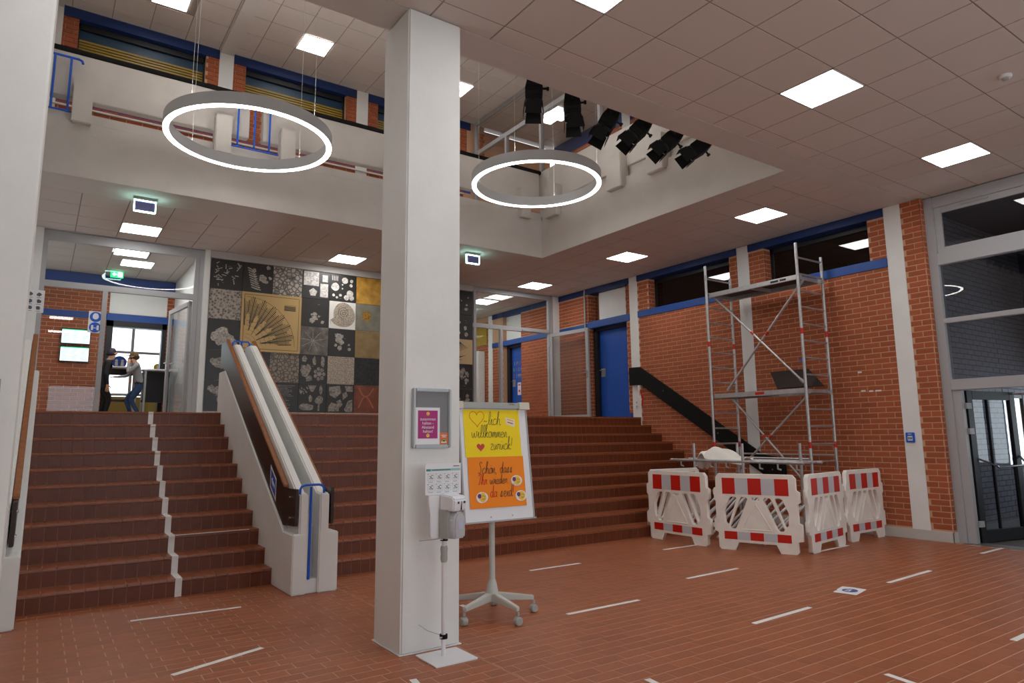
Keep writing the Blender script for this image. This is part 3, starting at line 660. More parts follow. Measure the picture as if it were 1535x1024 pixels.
# blue T bar in the front slot
t = thing('blue_railing', 'blue T-shaped steel bar standing in the slot of the stair wall', 'railing', (2.30, 6.86, .135))
MB().tube((2.30, 6.862, .135), (2.30, 6.862, 1.02), .013).build('post', M_blued, t)
MB().path([(2.19, 6.86, .955), (2.19, 6.86, 1.0), (2.205, 6.86, 1.028), (2.24, 6.86, 1.04), (2.38, 6.86, 1.04), (2.415, 6.86, 1.028), (2.43, 6.86, 1.0), (2.43, 6.86, .955)], .0125).build('top_bar', M_blued, t)
t = thing('blue_railing', 'blue steel bar at the upper end of the stair wall', 'railing', (2.30, 10.2, 2.7))
MB().path([(2.21, 10.2, 2.77), (2.21, 10.2, 2.86), (2.23, 10.2, 2.885), (2.42, 10.2, 2.885), (2.44, 10.2, 2.86), (2.44, 10.2, 2.77)], .0125).tube((2.33, 10.2, 2.885), (2.33, 10.2, 1.7), .0125).build('top_bar', M_blued, t)
# blue arrow sign on the handrail
t = thing('arrow_sign', 'blue arrow sheet taped to the dark handrail board', 'sign', (2.137, 7.5, 1.0))
sl = Vector((0, 1, SL)).normalized()
def onb(y, z): return (2.137, y, z)
P0 = Vector((2.1365, 7.60, .90)); U = -sl; V = Vector((0, 0, 1))
def par(p, u, v): return tuple(p+U*u+V*v)
MB().add([par(P0, -.16, 0), par(P0, .12, 0), par(P0, .12, .24), par(P0, -.16, .24)], [(0, 1, 2, 3)]).build('sheet', M_paper, t)
P0 = P0+Vector((-.0012, 0, 0))
MB().add([par(P0, -.13, .03), par(P0, .09, .03), par(P0, .09, .21), par(P0, -.13, .21)], [(0, 1, 2, 3)]).build('blue_field', M_blued, t)
P0 = P0+Vector((-.0012, 0, 0))
MB().add([par(P0, *q) for q in ((-.1, .12), (-.03, .17), (-.03, .14), (.06, .14), (.06, .1), (-.03, .1), (-.03, .07))], [tuple(range(7))]).build('arrow', M_paper, t)

# black handrail on the right wall
t = thing('handrail', 'black handrail board sloping down the right brick wall behind the scaffold', 'handrail', (WX-.09, 10.5, 2.7))
bd = [(10.56, 2.55), (10.56, 2.93), (10.24, 2.92), (7.35, 1.14), (6.95, 1.10), (6.95, .76), (7.3, .76), (10.22, 2.54)]
MB().prism(bd, 'x', WX-.08, WX-.05).build('board', M_black, t, .004)
for yy, zz in ((9.6, 2.38), (9.4, 2.05), (8.3, 1.52), (7.2, .9)): MB().tube((WX-.085, yy, zz), (WX-.0, yy, zz), .016).build('bolt', M_chrome, t)

# ================================================================== FOSSIL WALL
rn = random.Random(11)
mural = thing('fossil_wall', 'wall of square fossil photo panels behind the stairs', 'mural', (5.15, YB-.03, 1.9))
def tex(name, c0, c1, scale, kind='noise', rough=.35, thr=(.4, .6)):
    m = bpy.data.materials.new(name); m.use_nodes = True; t = m.node_tree; N = t.nodes; L = t.links; b = N['Principled BSDF']; b.inputs['Roughness'].default_value = rough
    g = N.new('ShaderNodeNewGeometry')
    if kind == 'voronoi': n = N.new('ShaderNodeTexVoronoi'); n.feature = 'DISTANCE_TO_EDGE'; out = n.outputs['Distance']
    elif kind == 'cells': n = N.new('ShaderNodeTexVoronoi'); out = n.outputs['Distance']
    elif kind == 'wave': n = N.new('ShaderNodeTexWave'); n.inputs['Distortion'].default_value = 14; n.inputs['Detail'].default_value = 3; out = n.outputs[1]
    else: n = N.new('ShaderNodeTexNoise'); n.inputs['Detail'].default_value = 8; out = n.outputs[0]
    n.inputs['Scale'].default_value = scale; L.new(g.outputs['Position'], n.inputs['Vector'])
    r = N.new('ShaderNodeValToRGB'); r.color_ramp.elements[0].position = thr[0]; r.color_ramp.elements[1].position = thr[1]
    r.color_ramp.elements[0].color = (*lin(c0), 1); r.color_ramp.elements[1].color = (*lin(c1), 1); L.new(out, r.inputs[0]); L.new(r.outputs[0], b.inputs['Base Color']); return m
DK = mat('photo_black', (50, 48, 47), .35); TAN = mat('photo_tan', (206, 172, 112), .4)
T_ring = tex('fossil_rings', (60, 56, 52), (176, 166, 154), 22, 'cells', thr=(.1, .65)); T_leaf = tex('fossil_leaves', (70, 66, 62), (186, 178, 168), 13, 'voronoi', thr=(.0, .22))
T_stone = tex('fossil_stones', (66, 60, 54), (146, 134, 120), 14, 'voronoi', thr=(.0, .16)); T_star = tex('fossil_star', (84, 78, 72), (136, 128, 120), 7, 'noise', thr=(.35, .7))
T_grain = tex('fossil_grain', (70, 62, 54), (196, 182, 164), 70, 'cells', thr=(.2, .6)); T_ochre = tex('ochre_sandstone', (160, 112, 34), (226, 176, 72), 6, thr=(.3, .75))
T_slate = tex('green_slate', (112, 108, 94), (142, 138, 122), 5, thr=(.3, .7)); T_olive = tex('olive_limestone', (128, 104, 62), (164, 138, 92), 5, thr=(.3, .7))
T_coal = tex('coal', (26, 25, 24), (46, 44, 42), 20); T_rust = tex('rust_sandstone', (96, 46, 28), (158, 88, 58), 5, thr=(.3, .75)); T_beige = mat('photo_beige', (198, 172, 130), .4)
T_white = mat('photo_white', (236, 233, 226), .35); T_bone = tex('bone_grey', (120, 114, 106), (205, 198, 188), 34, thr=(.3, .7)); T_mid = tex('bone_dark', (92, 86, 80), (178, 170, 160), 30, thr=(.3, .7))
T_pale = tex('pale_bone', (180, 175, 168), (244, 240, 234), 30, thr=(.3, .65)); T_gold = tex('gold_fossil', (120, 84, 20), (190, 140, 40), 40)
CW = .556
cells = {(0, 0): DK, (1, 0): DK, (2, 0): T_leaf, (3, 0): DK, (4, 0): DK, (5, 0): T_ochre, (0, 1): T_ring, (3, 1): DK, (4, 1): T_white, (5, 1): T_slate,
         (0, 2): DK, (3, 2): T_star, (4, 2): DK, (5, 2): T_olive, (0, 3): DK, (1, 3): DK, (2, 3): T_stone, (3, 3): DK, (4, 3): T_grain, (5, 3): T_coal,
         (0, 4): DK, (1, 4): DK, (2, 4): DK, (3, 4): DK, (4, 4): DK, (5, 4): T_rust, (9, 2): T_beige}
for c in range(10):
    for r in range(5):
        if c in (1, 2) and r in (1, 2): continue
        x0 = 2.38+CW*c; z1 = 4.77-CW*r; m = cells.get((c, r), DK if (c+r) % 2 else T_stone)
        if c == 9 and r != 2: m = DK
        pn = MB().box(x0+.003, YB-.028, z1-CW+.003, x0+CW-.003, YB, z1-.003).build('panel', m, mural)
        O = (x0, YB-.0285, z1-CW); p = Print(O, X, Z, .001)
        if m is DK:
            lightp = T_pale if r == 0 and c in (3, 4) else (T_bone if r < 3 else T_mid)
            if (c, r) == (0, 0):
                for _ in range(26):
                    u, v, a, l = rn.uniform(.07, .49), rn.uniform(.07, .49), rn.uniform(0, 3.1), rn.uniform(.02, .06)
                    p.line([(u-math.cos(a)*l, v-math.sin(a)*l), (u+math.cos(a)*l, v+math.sin(a)*l)], .016)
            elif (c, r) == (1, 0):
                for i in range(9): p.line(spline([(.08+.01*i, .46-.045*i), (.16+.012*i, .43-.045*i), (.20+.015*i, .38-.04*i), (.22+.014*i, .41-.045*i)], 4), .022)
                for q in ((.2, .42, .04), (.36, .28, .07), (.46, .5, .04), (.42, .22, .04), (.5, .3, .03)): p.blob(*q, rnd=rn)
            elif (c, r) == (3, 0):
                p.rect(.03, .26, .33, .54).rect(.40, .36, .51, .50).rect(.36, .05, .52, .32)
                p.poly([(.22+.085*math.cos(R_(90+72*i)), .13+.085*math.sin(R_(90+72*i))) for i in range(5)])
            elif (c, r) == (4, 0):
                for q in ((.11, .29, .085), (.31, .44, .065), (.45, .44, .035), (.44, .35, .035), (.42, .18, .07), (.35, .09, .055), (.46, .09, .05), (.08, .12, .03), (.15, .08, .025), (.22, .13, .03), (.26, .27, .016), (.26, .35, .016)): p.blob(*q, j=.06, rnd=rn)
                for i in range(4): p.line([(.05+.035*i, .42), (.05+.035*i, .52)], .014)
            elif (c, r) == (2, 4):
                for i in range(16): p.line([(.05, .5-.028*i), (.05+rn.uniform(.25, .45), .5-.028*i)], .008)
            elif (c, r) == (3, 3):
                for i in range(7): p.disc(.40+.085*math.cos(6.283*i/7), .19+.10*math.sin(6.283*i/7), .036)
                p.disc(.40, .19, .05); p.blob(.1, .47, .055, rnd=rn).blob(.29, .44, .035, .09, rnd=rn).blob(.46, .43, .04, .1, rnd=rn).blob(.1, .23, .07, .12, .2, rnd=rn).blob(.18, .28, .05, .1, rnd=rn).blob(.2, .1, .07, .05, .6, rnd=rn)
            elif (c, r) == (4, 4):
                p.poly([(.04, .5), (.26, .53), (.3, .4), (.18, .28), (.06, .34)]).poly([(.36, .53), (.53, .53), (.53, .42), (.4, .42)]).poly([(.32, .38), (.4, .42), (.43, .33), (.33, .25)]).poly([(.2, .22), (.28, .26), (.33, .16), (.26, .09)]).poly([(.03, .1), (.1, .2), (.24, .16), (.26, .03), (.04, .02)]).poly([(.36, .06), (.44, .24), (.53, .26), (.53, .02), (.4, .02)])
            elif (c, r) == (3, 4):
                for i in range(9): p.blob(.1+rn.uniform(-.07, .07), .43+rn.uniform(-.1, .08), .03, .014, rn.uniform(0, 3), rnd=rn)
                p.poly([(.18, .52), (.35, .52), (.29, .4), (.24, .4)]).blob(.44, .44, .035, .1, rnd=rn).blob(.24, .26, .04, .07, rnd=rn).blob(.41, .24, .08, .09, rnd=rn).line([(.41, .2), (.4, .03)], .035).blob(.16, .1, .13, .065, rnd=rn)
                p.lv = 1
            else:
                n = (5 if c == 0 else 14) if r > 1 or c == 0 else 6
                for _ in range(n):
                    q = rn.uniform(.06, .13) if n == 5 else rn.uniform(.02, .06)
                    p.blob(rn.uniform(.12, .44), rn.uniform(.1, .46), q, q*rn.uniform(.6, 1.1), rn.uniform(0, 3), rnd=rn)
            p.build('print', lightp, pn)
            k = Print(O, X, Z, .003)
            for _ in range(2):
                u, v = rn.uniform(.15, .4), rn.uniform(.05, .5); k.line([(u, v), (u+.05, v)], .006)
            k.build('caption', T_mid, pn)
        elif (c, r) == (4, 1):
            sp = [(.29+ (.25-.05*math.sin(a*.5))*math.cos(a), .29+.25*math.sin(a)) for a in [R_(x) for x in range(-150, 190, 12)]]
            p.poly(sp+[(.10, .22), (.02, .16), (.04, .06)]); p.build('print', T_grain, pn)
            k = Print(O, X, Z, .003); th = [R_(x) for x in range(0, 1000, 15)]
            k.line([(.3+.006*a*math.cos(a)*1.2, .33+.006*a*math.sin(a)*1.2) for a in th], .007); k.build('spiral', mat('ammonite_line', (60, 52, 46), .5), pn)
        elif (c, r) == (5, 1):
            p.blob(.23, .31, .1, .11, j=.05, rnd=rn); p.build('print', T_gold, pn)
        elif (c, r) == (3, 2):
            for i in range(9): p.line([(.25, .28), (.25+.24*math.cos(.7*i+.2), .28+.22*math.sin(.7*i+.2))], .008)
            p.build('print', T_bone, pn)
        elif (c, r) == (5, 4):
            p.line(spline([(.1, .5), (.2, .35), (.3, .3), (.42, .1)]), .03).line(spline([(.42, .5), (.32, .36), (.2, .3), (.1, .1)]), .025); p.build('print', mat('rust_ridge', (176, 104, 72), .3), pn)['kind'] = 'stuff'
        elif (c, r) == (9, 2):
            for i in range(9): p.line([(.2, .5), (.06+.045*i, .28+.02*abs(i-4))], .01)
            p.poly([(.1, .1), (.4, .2), (.2, .16)]).poly([(.05, .05), (.3, .1), (.15, .09)]); p.build('print', M_ink, pn)
# the tan diagram, two panels wide
x0, z0 = 2.38+CW, 4.77-3*CW
pn = MB().box(x0+.003, YB-.045, z0+.003, x0+2*CW-.003, YB, z0+2*CW-.003).build('panel', TAN, mural)
p = Print((x0, YB-.0455, z0), X, Z, .001); W2 = 2*CW
for a, b in (((.05, .05), (W2-.05, .05)), ((W2-.05, .05), (W2-.05, W2-.05)), ((W2-.05, W2-.05), (.05, W2-.05)), ((.05, W2-.05), (.05, .05))): p.line([a, b], .008)
for i in range(46):
    a = R_(92-1.95*i); r1 = .88-.06*math.sin(i*.9); r0 = .22+.4*abs(math.sin(i*.37+.4)); wd = .009 if i % 3 else .017
    p.line([(.08+r0*math.cos(a), .10+r0*math.sin(a)), (.08+r1*math.cos(a), .10+r1*math.sin(a))], wd)
for r in (.15, .22, .3, .38, .47, .6, .76): p.line([(.08+r*math.cos(R_(a)), .10+r*math.sin(R_(a))) for a in range(4, 90, 5)], .004)
p.line([(.08+.92*math.cos(R_(a)), .10+.92*math.sin(R_(a))) for a in range(2, 91, 4)], .006)
for i in range(5): p.line([(.78, .92-.024*i), (1.0, .92-.024*i)], .014 if i else .004)
p.build('print', mat('diagram_ink', (70, 66, 50), .5), pn)

# ================================================================== RING LAMPS
def ring(x, y, z, R, label):
    t = thing('ring_lamp', label, 'lamp', (x, y, z))
    MB().lathe([(R+.035, .0), (R+.035, .15), (R+.031, .15), (R+.031, .09), (R-.031, .09), (R-.031, .15), (R-.035, .15), (R-.035, .0), (R+.035, .0)], n=96).build('housing', M_ringm, t, smooth=True, local=True)
    MB().lathe([(R+.030, .0), (R+.030, -.012), (R-.030, -.012), (R-.030, .0)], n=96).build('diffuser', M_ringe, t, smooth=True, local=True)
    MB().lathe([(R-.029, .092), (R-.029, .098), (R+.029, .098), (R+.029, .092)], n=96).build('added_uplight', M_ringu, t, smooth=True, local=True)  # unseen upward glow added to brighten the upper hall
    for k in range(4):
        a = R_(35+90*k); px_, py_ = R*math.cos(a), R*math.sin(a)
        c = MB().tube((px_, py_, .115), (px_, py_, ZU-z), .0022, 5).build('cable', M_lgrey, t, local=True)
        MB().tube((px_, py_, .115), (px_, py_, .15), .008, 8).build('fitting', M_chrome, c, local=True)
        MB().tube((px_, py_, ZU-z-.02), (px_, py_, ZU-z), .02, 8).build('ceiling_cup', M_chrome, c, local=True)
ring(1.93, 8.52, 5.2, .955, 'large luminous ring lamp hanging left of the column')
ring(5.86, 7.78, 5.2, .93, 'luminous ring lamp hanging right of the column under the spotlights')

# ================================================================== STAGE SPOTLIGHTS
t = thing('lighting_bar', 'lighting bar behind the front beam carrying the spotlights', 'bar', (5, 5.22, 5.4))
MB().tube((3.2, 5.22, 5.38), (7.0, 5.22, 5.38), .024).build('pipe', M_dark, t)
for x in (3.4, 5.2, 6.8): MB().box(x-.02, 4.94, 5.36, x+.02, 5.22, 5.40).build('bracket', M_dark, t)
def spot(x, z, tilt, label, yaw=-36, roll=0):
    t = thing('stage_spotlight', label, 'spotlight', (x, 5.22, z), rot=(R_(roll), R_(tilt), R_(yaw)), group='stage spotlights behind the beam')
    b = MB().prism([(-.085, -.14), (.085, -.14), (.09, -.02), (.06, .12), (-.06, .12), (-.09, -.02)], 'y', -.08, .08)
    body = b.build('body', M_spot, t, .012, local=True)
    f = MB()
    for k in range(4): f.box(-.075, -.087, -.10+k*.05, .075, .087, -.085+k*.05)
    f.build('cooling_fin', M_spot, body, local=True)
    MB().lathe([(.095, -.14), (.098, -.175), (.085, -.175), (.085, -.14)], n=20).build('front_ring', M_spot, t, local=True)
    MB().lathe([(.0, -.165), (.084, -.165)], n=20).build('lens', mat('dark_lens', (60, 62, 66), .1), t, local=True)
    for k in range(4):
        a = math.pi/2*k; c, s = math.cos(a), math.sin(a); wd = (.07, .085) if k % 2 else (.065, .075); ln = .15 if k % 2 else .12; fl = (.03 if k % 2 else .012)
        def q(u, r, h): return (r*c-u*s, r*s+u*c, h)
        v = [q(-wd[0], .09, -.175), q(wd[0], .09, -.175), q(wd[1], .09+fl, -.175-ln), q(-wd[1], .09+fl, -.175-ln)]
        v += [q(-wd[0], .094, -.173), q(wd[0], .094, -.173), q(wd[1], .094+fl, -.173-ln), q(-wd[1], .094+fl, -.173-ln)]
        MB().add(v, [(0, 1, 2, 3), (7, 6, 5, 4), (0, 4, 5, 1), (1, 5, 6, 2), (2, 6, 7, 3), (3, 7, 4, 0)]).build('barn_door', M_spot, t, local=True)
    MB().tube((.09, 0, 0), (.135, 0, 0), .012).lathe([(.0, .13), (.022, .13), (.022, .155), (.0, .155)], n=10, axis='x').build('knob', M_spot, t, local=True)
    rt = Euler((R_(roll), R_(tilt), R_(yaw))).to_matrix().inverted(); up = rt @ Vector((0, 0, 5.352-z))
    yk = MB()
    for s in (-1, 1): yk.path([(0, s*.095, 0), tuple(Vector((0, s*.095, 0))+rt @ Vector((0, 0, .12)))], .01, 6)
    tp = rt @ Vector((0, 0, .12)); yk.path([tuple(tp+Vector((0, -.1, 0))), tuple(tp+Vector((0, .1, 0)))], .012, 6).path([tuple(tp), tuple(up)], .014, 6)
    yk.build('yoke', M_spot, t, local=True)
for a in ((3.92, 5.02, 2, 'black stage spotlight hanging straight down, first from the left'), (4.42, 5.0, -4, 'black stage spotlight, second from the left, tall and nearly straight'),
          (4.97, 4.98, 32, 'black stage spotlight, third from the left, tilted down to the left'), (5.46, 5.0, 46, 'black stage spotlight, fourth from the left, over the ring lamp edge'),
          (5.98, 5.0, 50, 'black stage spotlight, fifth from the left, next to last of the row'), (6.50, 5.03, 56, 'black stage spotlight, rightmost of the row by the parapet')): spot(*a)

# ================================================================== SCAFFOLD
YA, YB2 = 7.78, 6.0; XA, XB2 = 9.60, 10.28
sc = thing('scaffold', 'aluminium rolling scaffold tower standing against the right brick wall', 'scaffold', (9.96, 6.9, 0))
def bar(name, p, q, r=.018, m=M_steel, par=sc): return MB().tube(p, q, r).build(name, m, par, smooth=True)
for y in (YA, YB2):
    for x in (XA, XB2):
        u = bar('upright', (x, y, .16), (x, y, 4.47 if x == XA else 4.33), .024)
        for zz in (3.02, 1.28): MB().tube((x, y, zz), (x, y, zz+.09), .026).build('red_band', M_red, u)
        MB().tube((x, y, 4.2 if x == XA else 4.1), (x, y, 4.3 if x == XA else 4.2), .0255).build('locking_collar', M_alud, u)
        MB().lathe([(.0, -.03), (.08, -.03), (.085, 0), (.08, .03), (.0, .03)], (x, y, .085), 16, 'x').build('wheel', M_rubber, u)
        MB().box(x-.03, y-.03, .085, x+.03, y+.03, .18).build('castor_fork', M_alud, u)
    for k in range(15):
        z = .55+.2635*k
        bar('rung', (XA, y, z), (XB2, y, z), .015)
def platform(z, hatch):
    f = MB()
    for x in (XA+.02, XB2-.08): f.box(x, YB2+.03, z-.075, x+.05, YA-.03, z)
    for y in (YB2+.03, YA-.08, (YA+YB2)/2): f.box(XA+.07, y, z-.07, XB2-.08, y+.05, z-.01)
    pf = f.build('platform_frame', M_steel, sc, .003)
    if hatch: MB().box(XA+.06, YB2+.9, z-.008, XB2-.07, YA-.05, z+.004).box(XA+.06, YB2+.05, z-.008, XA+.12, YB2+.9, z+.004).build('platform_deck', M_ply, sc)
    else: MB().box(XA+.06, YB2+.05, z-.008, XB2-.07, YA-.05, z+.004).build('platform_deck', M_ply, sc)
    c = MB()
    for x in (XA+.045, XB2-.055):
        for y in (YB2, YA): c.box(x-.025, y-.03, z-.085, x+.025, y+.045*(1 if y == YB2 else -1), z-.02)
    c.build('hook', M_alud, sc)['kind'] = 'stuff'
    return pf
p1 = platform(3.97, False); p2 = platform(2.19, True)
MB().box(XA+.017, 6.22, 3.915, XA+.021, 6.33, 3.945).box(XA+.017, 6.36, 3.915, XA+.021, 6.50, 3.945).build('maker_label', M_dark, p1)
MB().box(XA+.017, 6.75, 2.13, XA+.021, 6.92, 2.175).build('warning_label', M_red, p2)
hb = MB().prism([(6.95, 2.21), (6.92, 2.21), (7.10, 2.52), (7.13, 2.52)], 'x', 9.8, 10.2)
# open hatch: black plywood lid standing up on the middle platform
hv = [(9.75, 6.60, 2.22), (9.75, 5.80, 2.22), (10.12, 6.26, 2.53), (10.12, 6.96, 2.53)]
hv2 = [(a+.012, b, c-.012) for a, b, c in hv]
MB().add(hv+hv2, [(0, 1, 2, 3), (7, 6, 5, 4), (0, 4, 5, 1), (1, 5, 6, 2), (2, 6, 7, 3), (3, 7, 4, 0)]).build('hatch_lid', M_ply, sc)
for a, b in (((9.72, YA-.05, 3.93), (9.72, YB2+.1, 2.28)), ((9.72, YB2-.02, 3.90), (9.72, YA-.25, 2.25)), ((9.72, YA-.35, 2.08), (9.72, YB2+.2, .75)), ((9.72, YB2+.05, 2.08), (9.72, YA-.2, .75))):
    d = bar('diagonal_brace', a, b, .018)
    pm = Vector(a).lerp(Vector(b), .45); pe = Vector(a).lerp(Vector(b), .48); MB().tube(pm, pe, .0195).build('red_band', M_red, d)
    for e, f in ((0, .035), (.965, 1)): MB().tube(Vector(a).lerp(Vector(b), e), Vector(a).lerp(Vector(b), f), .026).build('brace_clamp', M_alud, d)
for z in (1.12, 1.06): bar('ledger', (XA-.05, YA, z), (XA-.05, YB2, z), .017)
bar('ledger', (XB2, YA, 1.16), (XB2, YB2, 1.16), .017)
MB().cb((XA+.03, YB2+.05, 2.62), (.04, .06, .035)).build('blue_catch', M_blued, sc)
# loose ladder frame lying across trestle posts in front of the tower
lf = thing('loose_ladder', 'loose aluminium ladder section lying flat on short posts before the scaffold tower', 'scaffold part', (8.8, 6.7, 0))
for y in (7.55, 6.62):
    MB().tube((8.8, y, 0), (8.8, y, 1.36), .022).build('post', M_steel, lf)
for y in (7.05, 5.95):
    MB().tube((9.25, y, 0), (9.25, y, 1.36), .022).build('post', M_steel, lf)
MB().tube((8.8, 8.05, 1.09), (8.8, 5.62, 1.09), .022).build('side_tube', M_steel, lf)
MB().tube((9.25, 8.05, 1.09), (9.25, 5.62, 1.09), .022).build('side_tube', M_steel, lf)
for k in range(8):
    y = 5.68+.3*k; r = MB().tube((8.8, y, 1.09), (9.25, y, 1.09), .015).build('rung', M_steel, lf)
    MB().tube((8.8, y+.05, 1.085), (8.8, y+.05, 1.0), .012).tube((8.8, y+.05, 1.0), (8.8, y+.0, .99), .012).build('hook', M_alud, lf)
# tarpaulin
bmx = bmesh.new(); NX, NY = 26, 14
tv = []
for i in range(NX):
    for jx in range(NY):
        u, v = i/(NX-1), jx/(NY-1); y = 7.62-.98*u; x = 8.835+.37*v
        h = 1.118+.16*math.sin(math.pi*min(1, u*1.25))**.8*math.sin(math.pi*(.15+.7*v))+.035*math.sin(9*u+5*v)*math.sin(7*v+3*u)
        if u < .12: h -= (.12-u)*1.6
        if v < .2 and u > .2: h -= (.2-v)*.5
        tv.append(bmx.verts.new((x-8.8+.02*math.sin(12*u), y-6.7+.02*math.sin(9*v), h)))
for i in range(NX-1):
    for jx in range(NY-1): bmx.faces.new((tv[i*NY+jx], tv[(i+1)*NY+jx], tv[(i+1)*NY+jx+1], tv[i*NY+jx+1]))
me = bpy.data.meshes.new('tarpaulin'); bmx.to_mesh(me); bmx.free(); me.materials.append(mat('white_tarpaulin', (242, 238, 230), .6)); me.shade_smooth()
tp = bpy.data.objects.new('tarpaulin', me); COL.objects.link(tp); tp.location = (8.8, 6.7, 0.012)
md = tp.modifiers.new('thickness', 'SOLIDIFY'); md.thickness = .006
md = tp.modifiers.new('smooth', 'SUBSURF'); md.levels = 1; md.render_levels = 1
props(tp, 'crumpled white tarpaulin on the loose ladder section', 'tarpaulin')
# bundle of loose tubes behind the barriers
rt = random.Random(3)
ORD = 'first second third fourth fifth sixth seventh eighth ninth tenth eleventh twelfth thirteenth fourteenth'.split()
for k in range(14):
    y = 5.85+.115*k; p = (8.12+.02*rt.random()+.04*(k % 2), y, .03); q = (8.62+.06*(k % 2), y-.35+rt.uniform(-.02, .02), .60+rt.uniform(-.1, .08))
    t = thing('scaffold_tube', 'loose aluminium scaffold tube leaning behind the barriers, %s from the entrance' % ORD[k], 'tube', p, group='loose tubes behind the barriers')
    MB().tube(p, q, .02).build('tube', M_steel, t); MB().tube(Vector(p).lerp(Vector(q), .97), q, .027).build('end_clip', M_alud, t)

# ================================================================== BARRIERS
def barrier_mesh():
    W = .53
    def rr(pts): return pts
    outer = [(-W+.06, 0), (-W+.24, 0), (-W+.29, .105), (W-.29, .105), (W-.24, 0), (W-.06, 0), (W-.03, .03), (W-.03, .16), (W+.03, .17), (W+.03, .36), (W-.01, .38), (W-.01, .62), (W+.02, .64), (W+.02, .76), (W-.02, .78), (W-.02, .93), (W-.06, .975), (-W+.06, .975), (-W+.02, .93), (-W+.02, .80), (-W-.01, .78), (-W-.01, .64), (-W+.01, .62), (-W+.01, .40), (-W-.02, .38), (-W-.02, .24), (-W+.03, .22), (-W+.03, .03)]
    holes = []
    for s in (-1, 1):
        h = [(.375, .315), (.405, .345), (.415, .50), (.345, .665), (.315, .685), (.255, .685), (.235, .665), (.352, .33)]
        holes.append([(s*a, b) for a, b in h])
        h = [(.205, .66), (.185, .685), (.115, .685), (.095, .655), (.255, .285), (.28, .262), (.335, .262), (.355, .295)]
        holes.append([(s*a, b) for a, b in h])
    holes.append([(-.04, .635), (.04, .635), (.055, .655), (.055, .685), (-.055, .685), (-.055, .655)])
    cu = bpy.data.curves.new('frame', 'CURVE'); cu.dimensions = '2D'; cu.fill_mode = 'BOTH'; cu.extrude = .022; cu.bevel_depth = .006; cu.bevel_resolution = 1
    for P in [outer]+holes:
        s = cu.splines.new('POLY'); s.points.add(len(P)-1); s.use_cyclic_u = True
        for q, (a, b) in zip(s.points, P): q.co = (a, b, 0, 1)
    o = bpy.data.objects.new('frame', cu); COL.objects.link(o); dg = bpy.context.evaluated_depsgraph_get(); dg.update()
    me = bpy.data.meshes.new_from_object(o.evaluated_get(dg)); me.name = 'frame'
    bpy.data.objects.remove(o); bpy.data.curves.remove(cu)
    me.transform(Matrix(((1, 0, 0, 0), (0, 0, -1, 0), (0, 1, 0, 0), (0, 0, 0, 1))))
    me.materials.clear(); me.materials.append(M_plast); return me
BF = barrier_mesh()
def barrier(p, q, label, flip=False):
    """local -y is the face with the stripes, towards the camera side"""
    p, q = Vector((*p, 0)), Vector((*q, 0)); c = (p+q)/2; d = (q-p); sx = d.length/1.08
    t = thing('barrier', label, 'barrier', c, math.atan2(d.y, d.x), group='red and white site barriers')
    o = bpy.data.objects.new('frame', BF); link(o, t); o.scale = (sx, 1, 1)
    for s in (-1, 1):
        y = s*.0285
        for k in range(5):
            a = (-.425+.17*k)*sx; b = a+.17*sx
            MB().box(a, y-.0012, .715, b, y+.0012, .925).build('red_stripe' if k % 2 == 0 else 'silver_stripe', M_red if k % 2 == 0 else M_silver, t, local=True)
            MB().box(a, y-.0012, .135, b, y+.0012, .235).build('red_stripe' if k % 2 == 0 else 'silver_stripe', M_red if k % 2 == 0 else M_silver, t, local=True)
        em = MB(); A_, B_, C_ = (-.19*sx, y, .27), (.19*sx, y, .27), (0, y, .60)
        for P_, Q_ in ((A_, B_), (B_, C_), (C_, A_)): em.tube(P_, Q_, .007, 6)
        em.build('embossed_triangle', M_plast, t, local=True)['kind'] = 'stuff'
    MB().box(-.56*sx, -.012, .70, -.525*sx, .012, .77).box(-.58*sx, -.012, .27, -.52*sx, .012, .33).build('coupling_hook', M_plast, t, .003, local=True)
    return t
barrier((7.62, 7.44), (7.60, 6.30), 'red and white plastic barrier nearest to the stairs')
barrier((7.60, 6.20), (7.97, 5.19), 'red and white plastic barrier in the middle facing the hall with scuffed feet')
barrier((8.10, 5.18), (9.20, 5.34), 'red and white plastic barrier seen at a slant, third from the stairs')
barrier((9.38, 5.40), (10.38, 5.41), 'red and white plastic barrier beside the white baseboard, rightmost')
barrier((8.72, 7.40), (7.68, 7.50), 'plastic barrier at the back of the enclosure, only its top edge showing')

# ================================================================== FLIPCHART
fc = thing('flipchart', 'white flipchart on a five-armed castor stand beside the column', 'flipchart', (3.29, 5.08, 0))
TB, BB = Vector((0, 5.07, 1.80)), Vector((0, 4.95, .80))
def fp(u, v, h=0):      # u metres in x, v from the lower edge up
    e = (TB-BB).normalized(); n = Vector((0, -e.z, e.y)); P = BB+e*v+n*h; return Vector((u, P.y, P.z))
e_ = (TB-BB).normalized()
bd = MB(); vs = [fp(2.945, 0), fp(3.645, 0), fp(3.645, 1.0), fp(2.945, 1.0)]; v2 = [p+Vector((0, .018, 0)) for p in vs]
bd.add(vs+v2, [(0, 1, 2, 3), (7, 6, 5, 4), (0, 4, 5, 1), (1, 5, 6, 2), (2, 6, 7, 3), (3, 7, 4, 0)])
bd.build('board', M_whitep, fc)
fr = MB()
for a, b in ((2.935, 2.95), (3.64, 3.655)):
    vs = [fp(a, 0, .004), fp(b, 0, .004), fp(b, 1.0, .004), fp(a, 1.0, .004)]; v2 = [p+Vector((0, .026, 0)) for p in vs]
    fr.add(vs+v2, [(0, 1, 2, 3), (7, 6, 5, 4), (0, 4, 5, 1), (1, 5, 6, 2), (2, 6, 7, 3), (3, 7, 4, 0)])
fr.build('edge_strip', M_alud, fc)['kind'] = 'stuff'
